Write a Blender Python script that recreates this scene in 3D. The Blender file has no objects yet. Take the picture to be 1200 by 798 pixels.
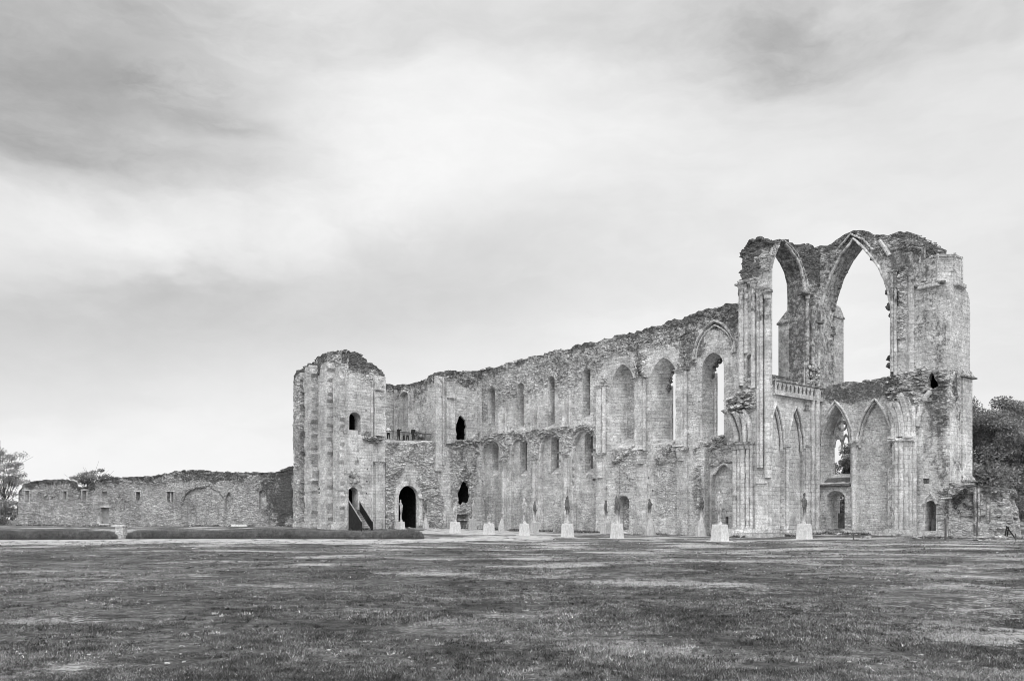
import bpy, bmesh, math, random
import numpy as np
from mathutils import Vector, Matrix
from mathutils.geometry import delaunay_2d_cdt
random.seed(7); RNG = np.random.default_rng(7)
SC = bpy.context.scene; COL = SC.collection
R = math.radians

# ------------------------------------------------------------------ camera / survey frame
EYE = 1.6
F = 1000.0; CX = 600.0; HY = 608.0
O = np.array((20.1, 76.0)); U = np.array((0.642, -0.7667)); V = np.array((0.7667, 0.642))
cam_d = bpy.data.cameras.new('camera'); cam = bpy.data.objects.new('camera', cam_d); COL.objects.link(cam)
cam.location = (0, 0, EYE); cam.rotation_euler = (R(90), 0, 0)
cam_d.lens = 30.0; cam_d.sensor_width = 36.0; cam_d.shift_y = (HY - 399.0) / 1200.0
cam_d.clip_start = 0.1; cam_d.clip_end = 4000
SC.camera = cam

def sm(a, b, x):
    t = np.clip((np.asarray(x, float) - a) / (b - a), 0, 1); return t * t * (3 - 2 * t)

def gh(x, y):
    """height of the ground"""
    x = np.asarray(x, float); y = np.asarray(y, float)
    h = 0.55 * sm(72, 104, y) * sm(6, -16, x)
    h = h + 0.15 * sm(80, 100, y)
    h = h + 0.32 * np.exp(-(((x - 31) / 8) ** 2 + ((y - 75) / 5) ** 2))
    h = h + 1.25 * sm(68, 105, y) * sm(36, 60, x)
    h = h + 0.10 * np.sin(x * .11 + .6) * np.sin(y * .09) * sm(14, 30, y)
    return h

# ------------------------------------------------------------------ numpy noise
def _h(ix, iy, seed):
    n = (ix.astype(np.int64) * 374761393 + iy.astype(np.int64) * 668265263 + seed * 974711) & 0xffffffff
    n = ((n ^ (n >> 13)) * 1274126177) & 0xffffffff
    n = (n ^ (n >> 16)) & 0xffffff
    return n / float(0xffffff)
def vn(x, y, seed=0):
    x = np.asarray(x, float); y = np.asarray(y, float)
    ix = np.floor(x); iy = np.floor(y); fx = x - ix; fy = y - iy
    fx = fx * fx * (3 - 2 * fx); fy = fy * fy * (3 - 2 * fy)
    a = _h(ix, iy, seed); b = _h(ix + 1, iy, seed); c = _h(ix, iy + 1, seed); d = _h(ix + 1, iy + 1, seed)
    return (a * (1 - fx) + b * fx) * (1 - fy) + (c * (1 - fx) + d * fx) * fy
def fbm(x, y, seed=0, o=3):
    r = 0; a = .5; t = 0
    for i in range(o):
        r = r + a * vn(x * 2 ** i, y * 2 ** i, seed + i * 17); t += a; a *= .5
    return r / t - .5

def inside(pts, poly):
    """even-odd point in polygon, vectorised"""
    p = np.asarray(poly, float); x = pts[:, 0]; y = pts[:, 1]
    r = np.zeros(len(pts), bool); q = np.roll(p, -1, axis=0)
    mn = p.min(0); mx = p.max(0)
    sel = np.nonzero((x >= mn[0]) & (x <= mx[0]) & (y >= mn[1]) & (y <= mx[1]))[0]
    if not len(sel): return r
    x = x[sel]; y = y[sel]; rr = np.zeros(len(sel), bool)
    for (x0, y0), (x1, y1) in zip(p, q):
        if y0 == y1: continue
        c = (y0 > y) != (y1 > y)
        rr ^= c & (x < (x1 - x0) * (y - y0) / (y1 - y0) + x0)
    r[sel] = rr
    return r
def segdist(pts, poly, closed=True):
    p = np.asarray(poly, float); d = np.full(len(pts), 1e9)
    n = len(p) if closed else len(p) - 1
    for i in range(n):
        a = p[i]; b = p[(i + 1) % len(p)]; ab = b - a; L = max(ab @ ab, 1e-9)
        t = np.clip(((pts - a) @ ab) / L, 0, 1)
        q = pts - (a + t[:, None] * ab)
        d = np.minimum(d, np.hypot(q[:, 0], q[:, 1]))
    return d

# ------------------------------------------------------------------ planes of the building
class Pl:
    """a vertical plane: s runs to the right along the face, z up, d out of the face"""
    def __init__(s, p0, S):
        s.p0 = np.array(p0, float); s.S = np.array(S, float) / np.hypot(*S); s.N = np.array((s.S[1], -s.S[0]))
    def at(s, px, py):
        k = (px - CX) / F
        A = np.array([[k, -s.S[0]], [1.0, -s.S[1]]])
        t, q = np.linalg.solve(A, s.p0)
        return (q, EYE + (HY - py) / F * t)
    def s(s_, px): return s_.at(px, 0)[0]
    def pts(s, l): return [s.at(*p) for p in l]
    def w(s, q, z, d=0.0):
        p = s.p0 + q * s.S + d * s.N; return (p[0], p[1], z)
def PS(v): return Pl(O + v * V, U)      # faces south
def PE(u): return Pl(O + u * U, V)      # faces east

def rag(pts, amp=.12, step=.3, seed=0, steps=True):
    """a broken edge: the polyline resampled, with stone-sized steps"""
    out = []; L = 0
    for i in range(len(pts) - 1):
        a = np.array(pts[i]); b = np.array(pts[i + 1]); l = np.hypot(*(b - a)); n = max(1, int(l / step))
        for k in range(n):
            p = a + (b - a) * k / n; q = L + l * k / n
            nn = np.array((-(b - a)[1], (b - a)[0])) / max(l, 1e-6)
            e = amp * (2 * vn(np.array([q * 1.1]), np.array([seed * 3.3]), seed)[0] - 1) + amp * .9 * random.uniform(-1, 1)
            if 0 < i + k: p = p + nn * e + np.array((random.uniform(-.2, .2) * step, 0))
            out.append((p[0], p[1]))
        L += l
    out.append(tuple(pts[-1]))
    return out
def dens(poly, step):
    out = []
    for i in range(len(poly)):
        a = np.array(poly[i]); b = np.array(poly[(i + 1) % len(poly)]); n = max(1, int(round(np.hypot(*(b - a)) / step)))
        for k in range(n): out.append(tuple(a + (b - a) * k / n))
    return out

def arch(s0, s1, zb, zs, zt, n=9, pointed=True):
    """opening outline: up the left jamb, over the arch, down the right jamb"""
    c = (s0 + s1) / 2; w = c - s0; h = zt - zs; L = []
    if h >= w:
        Rr = (w * w + h * h) / (2 * w)
        a1 = math.atan2(h, w - Rr)   # angle at apex seen from centre (s0+R, zs)
        for i in range(n + 1):
            a = math.pi + (a1 - math.pi) * i / n
            L.append((s0 + Rr + Rr * math.cos(a), zs + Rr * math.sin(a)))
    else:
        for i in range(n + 1):
            a = math.pi - math.pi / 2 * i / n
            L.append((c + w * math.cos(a), zs + h * math.sin(a)))
    Rg = [(2 * c - x, z) for x, z in reversed(L[:-1])]
    return [(s0, zb)] + L + Rg + [(s1, zb)]
def arch_px(pl, x0, x1, yt, ys, yb, n=9):
    xc = (x0 + x1) / 2
    return arch(pl.s(x0), pl.s(x1), pl.at(xc, yb)[1], pl.at(xc, ys)[1], pl.at(xc, yt)[1], n)
def only_arc(poly): return poly[1:-1]

# ------------------------------------------------------------------ mesh collector
class MB:
    def __init__(s): s.v = []; s.f = []; s.a = []; s.mi = []
    def add(s, vs, fs, rub=0.0, lich=0.0, mi=0):
        b = len(s.v); s.v += [tuple(map(float, p)) for p in vs]; s.f += [tuple(b + i for i in f) for f in fs]
        if np.ndim(rub) == 0: rub = [rub] * len(vs)
        if np.ndim(lich) == 0: lich = [lich] * len(vs)
        s.a += [(float(r), float(l), 0.0, 1.0) for r, l in zip(rub, lich)]; s.mi += [mi] * len(fs)
        return b
    def pbox(s, pl, s0, s1, z0, z1, d0, d1, jit=0, rub=0.0, lich=0.0, taper=0.0):
        vs = []
        for z, t in ((z0, 0), (z1, taper)):
            for q, d in ((s0 + t, d0), (s1 - t, d0), (s1 - t, d1 - t), (s0 + t, d1 - t)):
                j = [random.uniform(-jit, jit) for _ in range(3)]
                vs.append(pl.w(q + j[0], z + j[1], d + j[2]))
        s.add(vs, [(0, 1, 2, 3), (7, 6, 5, 4), (0, 4, 5, 1), (1, 5, 6, 2), (2, 6, 7, 3), (3, 7, 4, 0)], rub, lich)
    def prism(s, pl, prof, zs, scale=None, jit=0.0, rub=0.0, lich=0.0, c=None, lich_top=0.0):
        """profile [(s,d)] stacked at heights zs"""
        prof = np.array(prof); c = prof.mean(0) if c is None else np.array(c); n = len(prof); vs = []; fs = []; L = []
        for k, z in enumerate(zs):
            sc = 1.0 if scale is None else scale[k]
            o = np.array((random.uniform(-jit, jit), random.uniform(-jit, jit)))
            for p in prof:
                q = c + (p - c) * sc + o
                vs.append(pl.w(q[0], z, q[1])); L.append(lich if z < zs[-1] - 2.5 else max(lich, lich_top))
        m = len(zs)
        for k in range(m - 1):
            for i in range(n):
                j = (i + 1) % n; fs.append((k * n + i, k * n + j, (k + 1) * n + j, (k + 1) * n + i))
        fs.append(tuple(range(n - 1, -1, -1))); fs.append(tuple((m - 1) * n + i for i in range(n)))
        s.add(vs, fs, rub, L)
    def sweep(s, pl, curve, w, d0, d1, chamfer=.3, rub=0.0, lich=0.0, d_of=None, closed=False):
        """a moulding of width w standing out from d0 to d1 along a curve on the plane"""
        c = np.array(curve, float)
        if not closed and d_of is None:
            q = [c[0]]
            for a_, b_ in zip(c[:-1], c[1:]):
                k_ = max(1, int(np.hypot(*(b_ - a_)) / .38)); q += [a_ + (b_ - a_) * (i_ + 1) / k_ for i_ in range(k_)]
            c = np.array(q)
        n = len(c); vs = []; fs = []
        for i in range(n):
            if closed: t = c[(i + 1) % n] - c[i - 1]
            else: t = c[min(i + 1, n - 1)] - c[max(i - 1, 0)]
            t = t / max(np.hypot(*t), 1e-6); nn = np.array((-t[1], t[0]))
            o = 0 if d_of is None else d_of[i]
            wear = random.uniform(.25, .6) if random.random() < .09 else random.uniform(.88, 1.04); jw = random.uniform(-.02, .02)
            for a, d in ((-.5, d0), (-.5, d0 + (d1 - d0) * (1 - chamfer)), (-.5 + chamfer, d1), (.5 - chamfer, d1), (.5, d0 + (d1 - d0) * (1 - chamfer)), (.5, d0)):
                q = c[i] + nn * (a * w + jw); e = d if d <= d0 else d0 + (d - d0) * wear
                vs.append(pl.w(q[0] + random.uniform(-.012, .012), q[1] + random.uniform(-.012, .012), e + o))
        for i in range(n if closed else n - 1):
            for k in range(6):
                j = (k + 1) % 6; i2 = (i + 1) % n; fs.append((i * 6 + k, i * 6 + j, i2 * 6 + j, i2 * 6 + k))
        if not closed: fs += [(5, 4, 3, 2, 1, 0), tuple((n - 1) * 6 + k for k in range(6))]
        s.add(vs, fs, rub, lich)
    def tube(s, pts, rad, n=7, mi=0, rub=0.0, lich=0.0):
        P = [Vector(p) for p in pts]; vs = []; fs = []
        for i, p in enumerate(P):
            t = (P[min(i + 1, len(P) - 1)] - P[max(i - 1, 0)]).normalized()
            a = t.cross(Vector((0.3, .2, 1)) if abs(t.z) < .9 else Vector((1, .2, 0))).normalized(); b = t.cross(a)
            r = rad[i] if hasattr(rad, '__len__') else rad
            for k in range(n):
                g = 2 * math.pi * k / n; vs.append(p + a * (r * math.cos(g)) + b * (r * math.sin(g)))
        for i in range(len(P) - 1):
            for k in range(n):
                j = (k + 1) % n; fs.append((i * n + k, i * n + j, (i + 1) * n + j, (i + 1) * n + k))
        fs.append(tuple(range(n - 1, -1, -1))); fs.append(tuple((len(P) - 1) * n + k for k in range(n)))
        s.add(vs, fs, rub, lich, mi)
    def bar(s, a, b, w, h, mi=0):
        a = Vector(a); b = Vector(b); t = (b - a).normalized()
        x = t.cross(Vector((0, 0, 1)));  x = Vector((1, 0, 0)) if x.length < 1e-3 else x.normalized(); y = x.cross(t)
        vs = [p + x * (i * w / 2) + y * (j * h / 2) for p in (a, b) for i, j in ((-1, -1), (1, -1), (1, 1), (-1, 1))]
        s.add(vs, [(3, 2, 1, 0), (4, 5, 6, 7), (0, 1, 5, 4), (1, 2, 6, 5), (2, 3, 7, 6), (3, 0, 4, 7)], mi=mi)
    def rock(s, c, r, sz=(1, 1, 1), seed=0, rub=1.0, lich=0.0, sub=2, rough=.35):
        bm = bmesh.new(); bmesh.ops.create_icosphere(bm, subdivisions=sub, radius=1)
        rr = random.Random(seed); ph = [rr.uniform(0, 9) for _ in range(6)]
        vs = []
        for v in bm.verts:
            p = v.co
            k = 1 + rough * (math.sin(p.x * 4 + ph[0]) * math.sin(p.z * 5 + ph[1]) + .6 * math.sin(p.y * 9 + ph[2]) * math.sin(p.z * 11 + ph[3])) + rr.uniform(-.12, .12)
            vs.append((c[0] + p.x * r * sz[0] * k, c[1] + p.y * r * sz[1] * k, c[2] + p.z * r * sz[2] * k))
        fs = [tuple(x.index for x in f.verts) for f in bm.faces]; bm.free()
        s.add(vs, fs, rub, lich)
    def build(s, name, mats, parent=None, axes=(U, V), smooth=False, uv=True, into=None):
        me = bpy.data.meshes.new(name)
        loc = np.array(parent_loc(parent)) if parent is not None else np.zeros(3)
        vv = np.array(s.v) - loc
        me.from_pydata(vv.tolist(), [], s.f); me.validate(); me.update()
        mats = mats if isinstance(mats, (list, tuple)) else [mats]
        for m in mats: me.materials.append(m)
        if len(mats) > 1 and len(me.polygons) == len(s.mi): me.polygons.foreach_set('material_index', s.mi)
        if uv and len(me.vertices) == len(s.a):
            at = me.color_attributes.new('ruin', 'FLOAT_COLOR', 'POINT'); at.data.foreach_set('color', np.array(s.a, np.float32).ravel())
            nl = len(me.loops); lv = np.empty(nl, np.int32); me.loops.foreach_get('vertex_index', lv)
            nf = len(me.polygons); nrm = np.empty(nf * 3); me.polygons.foreach_get('normal', nrm); nrm = nrm.reshape(-1, 3)
            ls = np.empty(nf, np.int32); lt = np.empty(nf, np.int32); me.polygons.foreach_get('loop_start', ls); me.polygons.foreach_get('loop_total', lt)
            fl = np.repeat(np.arange(nf), lt)
            wv = np.array(s.v)[lv]; a = wv[:, :2] @ axes[0]; b = wv[:, :2] @ axes[1]; z = wv[:, 2]
            na = np.abs(nrm[:, :2] @ axes[0])[fl]; nb = np.abs(nrm[:, :2] @ axes[1])[fl]; nz = np.abs(nrm[:, 2])[fl]
            uu = np.where(nz > .8, a, np.where(nb >= na, a, b + 3.7)); wz = np.where(nz > .8, b, z)
            ul = me.uv_layers.new(name='UVMap'); ul.data.foreach_set('uv', np.stack([uu, wz], 1).astype(np.float32).ravel())
        if smooth: me.polygons.foreach_set('use_smooth', [True] * len(me.polygons))
        if into is not None:
            old = into.data; into.data = me; bpy.data.meshes.remove(old); REG[into] = (s, mats, parent, axes); return into
        o = bpy.data.objects.new(name, me); COL.objects.link(o)
        if parent is not None: o.parent = parent
        if uv: REG[o] = (s, mats, parent, axes)
        return o
REG = {}
def meld(o, m2):
    """loose stones, pits and stubs become part of the mesh they sit on"""
    m, mats, parent, axes = REG[o]; b = len(m.v); m.v += m2.v; m.f += [tuple(b + i for i in f) for f in m2.f]; m.a += m2.a; m.mi += m2.mi
    return m.build(o.name.split('.')[0], mats, parent, axes, into=o)
def pits(pl, polys, depth=.5):
    m = MB()
    for p in polys: m.add([pl.w(a, z, 0) for a, z in p] + [pl.w(a, z, -depth) for a, z in p], [(i, (i + 1) % 4, (i + 1) % 4 + 4, i + 4) for i in range(4)] + [(4, 5, 6, 7)], .3, .5)
    return m
def parent_loc(o):
    l = np.zeros(3)
    while o is not None: l = l + np.array(o.location); o = o.parent
    return l
def thing(name, label, cat, loc=(0, 0, 0), group=None):
    o = bpy.data.objects.new(name, None); COL.objects.link(o); o.location = loc
    o.empty_display_size = .3
    return tag(o, label, cat, group)
def tag(o, label, cat, group=None, kind=None):
    if label: o['label'] = label
    if cat: o['category'] = cat
    if group: o['group'] = group
    if kind: o['kind'] = kind
    return o
def struct(o): o['kind'] = 'structure'; return o

# ------------------------------------------------------------------ masonry panel
def stones_d(s, z, rub, seed):
    """how far each point of the face stands out: broken courses where rubble, near flat where ashlar"""
    h = .17; zz = z / h + .9 * vn(s * .35, z * .35, seed + 3)
    row = np.floor(zz); w = .34 + .30 * _h(row, row * 0 + 5, seed)
    cc = s / w + 9 * _h(row, row * 0 + 11, seed); col = np.floor(cc)
    r = _h(row, col, seed + 1) - .5
    big = fbm(s * .55, z * .55, seed + 5, 3)
    d = rub * (r * .15 + big * .52) + (1 - rub) * (r * .022 + fbm(s * .35, z * .35, seed + 9, 2) * .09)
    miss = (_h(row, col, seed + 21) > .985) * (1 - rub) * .05
    return d - miss
def panel(name, pl, outline, holes=(), d=0.0, thick=1.2, grid=.16, zones=(), top=None, crest=1.6, rub0=0.0,
          stains_shade=(), seed=1, parent=None, mat=None, back=True, amp=1.0, lich0=0.0, axes=(U, V), soft=.5, extra=None, plain=False, tube=False, backface=True):
    """front face with openings; zones = [(polygon, rub, push)] in plane metres; top = crest polyline"""
    ou = dens(outline, grid * 1.6); hs = [dens(h, grid * 1.6) for h in holes]
    mn = np.min(ou, 0); mx = np.max(ou, 0)
    gx = np.arange(mn[0], mx[0], grid); gz = np.arange(mn[1], mx[1], grid)
    X, Z = np.meshgrid(gx, gz); X = X + (np.arange(X.shape[0]) % 2)[:, None] * grid * .5
    P = np.stack([X.ravel(), Z.ravel()], 1) + RNG.uniform(-.3, .3, (X.size, 2)) * grid
    k = inside(P, ou)
    for h in hs: k &= ~inside(P, h)
    P = P[k]; dist = segdist(P, ou)
    for h in hs: dist = np.minimum(dist, segdist(P, h))
    P = P[dist > grid * (50 if plain else .45)]
    B = [np.array(ou)] + [np.array(h) for h in hs]
    nb = sum(len(b) for b in B); ed = []; at = 0
    for b in B:
        ed += [(at + i, at + (i + 1) % len(b)) for i in range(len(b))]; at += len(b)
    def tri(pts):
        r = delaunay_2d_cdt([Vector(p) for p in pts], ed, [], 0, 1e-5)
        nv = np.array([(v.x, v.y) for v in r[0]]); t = np.array([f for f in r[2] if len(f) == 3])
        c = nv[t].mean(1); k = inside(c, ou)
        for h in hs: k &= ~inside(c, h)
        return nv, t[k], r[3]
    allp = np.concatenate(B + [P]); nv, t, orig = tri(allp)
    # which result vertices are hole vertices / boundary
    hole = np.zeros(len(nv), bool)
    for i, o in enumerate(orig):
        if any(len(B[0]) <= j < nb for j in o): hole[i] = True
    s = nv[:, 0]; z = nv[:, 1]
    rub = np.full(len(nv), float(rub0)); push = np.zeros(len(nv)); jig = (fbm(s * .8, z * .8, seed + 40, 3)) * 1.2
    topz = None
    if top is not None:
        tp = np.array(top); o = np.argsort(tp[:, 0]); topz = np.interp(s, tp[o, 0], tp[o, 1])
        below = topz - z + jig
        rub = np.maximum(rub, 1 - sm(crest * .75, crest * 1.15, below))
    for poly, r, pu in zones:
        dd = segdist(nv, poly) * np.where(inside(nv, poly), 1, -1) + jig * soft
        q = sm(-.12, .12, dd); rub = rub * (1 - q) + r * q; push = push * (1 - q) + pu * q
    dep = (stones_d(s, z, rub, seed) * amp + push); dep[hole] = 0
    lich = np.full(len(nv), float(lich0))
    if topz is not None:
        lich = np.maximum(lich, np.clip(.82 - (topz - z) / 1.9 + jig * 1.0, 0, 1))
    for (cs, cz, rs, rz, am) in stains_shade:
        q = np.hypot((s - cs) / rs, (z - cz) / rz) + jig * .9
        lich = np.maximum(lich, am * (1 - sm(.55, 1.15, q)))
    m = MB(); S = pl.S; N = pl.N
    fr = np.column_stack([pl.p0[0] + s * S[0] + (d + dep) * N[0], pl.p0[1] + s * S[1] + (d + dep) * N[1], z])
    # make triangles face outwards
    a = nv[t[:, 1]] - nv[t[:, 0]]; b = nv[t[:, 2]] - nv[t[:, 0]]
    fl = (a[:, 0] * b[:, 1] - a[:, 1] * b[:, 0]) < 0; t[fl] = t[fl][:, ::-1]
    m.add(fr, [tuple(x) for x in t], rub, lich)
    if back:
        bd = d - thick
        e = np.concatenate([t[:, [0, 1]], t[:, [1, 2]], t[:, [2, 0]]])
        key = np.sort(e, 1); _, inv, cnt = np.unique(key, axis=0, return_inverse=True, return_counts=True)
        be = e[cnt[inv.ravel()] == 1]
        if not tube: be = be[~(hole[be[:, 0]] & hole[be[:, 1]])]
        ids = np.unique(be); mp = {int(i): n for n, i in enumerate(ids)}
        rough = RNG.uniform(-.1, .1, len(ids)) * (rub[ids] > .4)
        bk = [pl.w(s[i], z[i], bd + q) for i, q in zip(ids, rough)]
        md = [pl.w(s[i] + random.uniform(-.1, .1) * (rub[i] > .4), z[i] + random.uniform(-.14, .1) * (rub[i] > .4), d - thick * .5) for i in ids]
        base = m.add(bk + md, [], rub[ids].tolist() * 2, lich[ids].tolist() * 2)
        nI = len(ids); fs = []
        for x, y in be:
            x = int(x); y = int(y); bx = base + mp[x]; by = base + mp[y]
            fs.append((y, x, bx + nI, by + nI)); fs.append((by + nI, bx + nI, bx, by))
        m.f += fs; m.mi += [0] * len(fs)
    if back and backface:
        # back face: boundary only
        r = delaunay_2d_cdt([Vector(p) for p in np.concatenate(B)], ed, [], 0, 1e-5)
        bv = np.array([(q.x, q.y) for q in r[0]]); bt = np.array([f for f in r[2] if len(f) == 3]); c = bv[bt].mean(1); kk = inside(c, ou)
        for h in hs: kk &= ~inside(c, h)
        bt = bt[kk]; a = bv[bt[:, 1]] - bv[bt[:, 0]]; b = bv[bt[:, 2]] - bv[bt[:, 0]]
        fl = (a[:, 0] * b[:, 1] - a[:, 1] * b[:, 0]) > 0; bt[fl] = bt[fl][:, ::-1]
        m.add([pl.w(p[0], p[1], bd) for p in bv], [tuple(x) for x in bt], .4, .2)
    if extra: extra(m)
    return m.build(name, mat or M['stone'], parent, axes)

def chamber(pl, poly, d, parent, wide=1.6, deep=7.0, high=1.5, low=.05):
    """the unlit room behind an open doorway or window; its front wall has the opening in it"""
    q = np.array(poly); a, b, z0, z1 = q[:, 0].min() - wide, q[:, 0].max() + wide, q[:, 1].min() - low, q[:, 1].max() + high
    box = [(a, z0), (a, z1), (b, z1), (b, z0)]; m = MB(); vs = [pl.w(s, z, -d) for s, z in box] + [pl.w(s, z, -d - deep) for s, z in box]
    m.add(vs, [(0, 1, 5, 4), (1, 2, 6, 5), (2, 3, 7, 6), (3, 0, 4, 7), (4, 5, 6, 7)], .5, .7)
    o = m.build('inner_chamber', M['shade_black'], parent)
    panel('chamber_front', pl, box, [poly], d=-d, back=False, grid=.6, amp=0, parent=o, mat=M['shade_black'], plain=True)
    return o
def niche(name, pl, poly, depth, parent, d0=0.0, inner=None, closed=True, mat=None, rub=0.0, grid=.25, infill='infill_wall',
          infill_rub=.35, lich=0.0, seed=3, axes=(U, V), infill_mat=None, infill_holes=()):
    """the reveal of an opening and, when it is walled up, the wall behind it"""
    a = dens(poly, grid); b = dens(inner, grid) if inner is not None else a
    if len(b) != len(a):
        def rs(q, n):
            q = np.array(q + [q[0]]); l = np.r_[0, np.cumsum(np.hypot(*np.diff(q, axis=0).T))]
            u = np.linspace(0, l[-1], n + 1)[:-1]; return list(zip(np.interp(u, l, q[:, 0]), np.interp(u, l, q[:, 1])))
        b = rs(list(inner), len(a)); a = rs(list(poly), len(a))
    m = MB(); n = len(a); K = max(2, int(depth / .35)); vs = []; fs = []
    for k in range(K + 1):
        t = k / K
        for i in range(n):
            j = (random.uniform(-.012, .012), random.uniform(-.012, .012)) if 0 < k else (0, 0)
            if rub > .3 and k: j = (random.uniform(-.1, .1) * rub, random.uniform(-.1, .1) * rub)
            vs.append(pl.w(a[i][0] * (1 - t) + b[i][0] * t + j[0], a[i][1] * (1 - t) + b[i][1] * t + j[1], d0 - depth * t))
    ar = sum(a[i][0] * a[(i + 1) % n][1] - a[(i + 1) % n][0] * a[i][1] for i in range(n))
    for k in range(K):
        for i in range(n):
            j = (i + 1) % n; f = (k * n + i, k * n + j, (k + 1) * n + j, (k + 1) * n + i)
            fs.append(f if ar < 0 else f[::-1])
    m.add(vs, fs, rub, lich)
    o = m.build(name, mat or M['stone'], parent, axes)
    if closed:
        panel(infill, pl, b, holes=infill_holes, d=d0 - depth, grid=.2, rub0=infill_rub, seed=seed, parent=o, back=False, amp=.5, lich0=lich, axes=axes, mat=infill_mat)
    return o

def round_prof(r, proj, n=10):
    """section of an engaged shaft whose face stands proj out of the wall"""
    c = proj - r; a0 = R(195) if c < r else R(200)
    return [(r * math.sin(t), c + r * math.cos(t)) for t in np.linspace(-math.pi * .62, math.pi * .62, n)] + ([(r * .5, -.05), (-r * .5, -.05)] if c - r * .4 > -.05 else [])
def zsteps(z0, z1, st=.45):
    n = max(1, int((z1 - z0) / st)); return [z0 + (z1 - z0) * i / n for i in range(n + 1)]
def shaft(name, pl, sc, z0, z1, r=.25, proj=.35, parent=None, cap=.0, base=.0, rect=None, rub=0.0, lich=0.0, d0=0.0, mat=None, lich_top=0.0):
    m = MB()
    if rect: prof = [(-rect / 2, -.1), (rect / 2, -.1), (rect / 2, proj), (-rect / 2, proj)]
    else: prof = round_prof(r, proj)
    prof = [(sc + a, b + d0) for a, b in prof]
    if ccw(prof) < 0: prof = prof[::-1]
    prof = prof[::-1]
    zz_ = zsteps(z0, z1, .4); m.prism(pl, prof, zz_, scale=[random.uniform(.86, .93) if random.random() < .08 else random.uniform(.96, 1.02) for _ in zz_], jit=.014 + .03 * rub, rub=rub, lich=lich, c=(sc, d0), lich_top=lich_top)
    o = m.build(name, mat or M['ashlar'], parent)
    W = rect / 2 if rect else r
    if cap:
        c = MB()
        c.prism(pl, prof, [z1 - cap, z1 - cap * .9, z1 - cap * .55, z1 - cap * .25], scale=[1.08, 1.12, 1.22, 1.5], c=(sc, d0), jit=.01, lich=.25)
        c.pbox(pl, sc - W * 1.65, sc + W * 1.65, z1 - cap * .28, z1, d0 - .05, d0 + proj * 1.35 + .05, lich=.55)
        c.build('capital', mat or M['stone'], o)
    if base:
        c = MB()
        c.prism(pl, prof, [z0, z0 + base * .35, z0 + base * .6, z0 + base], scale=[1.45, 1.45, 1.15, 1.22], c=(sc, d0), jit=.01, lich=.1)
        c.build('base', mat or M['stone'], o)
    return o
def ccw(p): return sum(p[i][0] * p[(i + 1) % len(p)][1] - p[(i + 1) % len(p)][0] * p[i][1] for i in range(len(p)))
def moulding(name, pl, curve, w, d0, d1, parent, lich=.15, rub=0.0, mat=None):
    m = MB(); m.sweep(pl, curve, w, d0, d1, lich=lich, rub=rub); return m.build(name, mat or M['stone'], parent)
def sq(pl, px, py, w=.17, h=.2):
    s, z = pl.at(px, py); return [(s - w / 2, z - h / 2), (s - w / 2, z + h / 2), (s + w / 2, z + h / 2), (s + w / 2, z - h / 2)]
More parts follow.
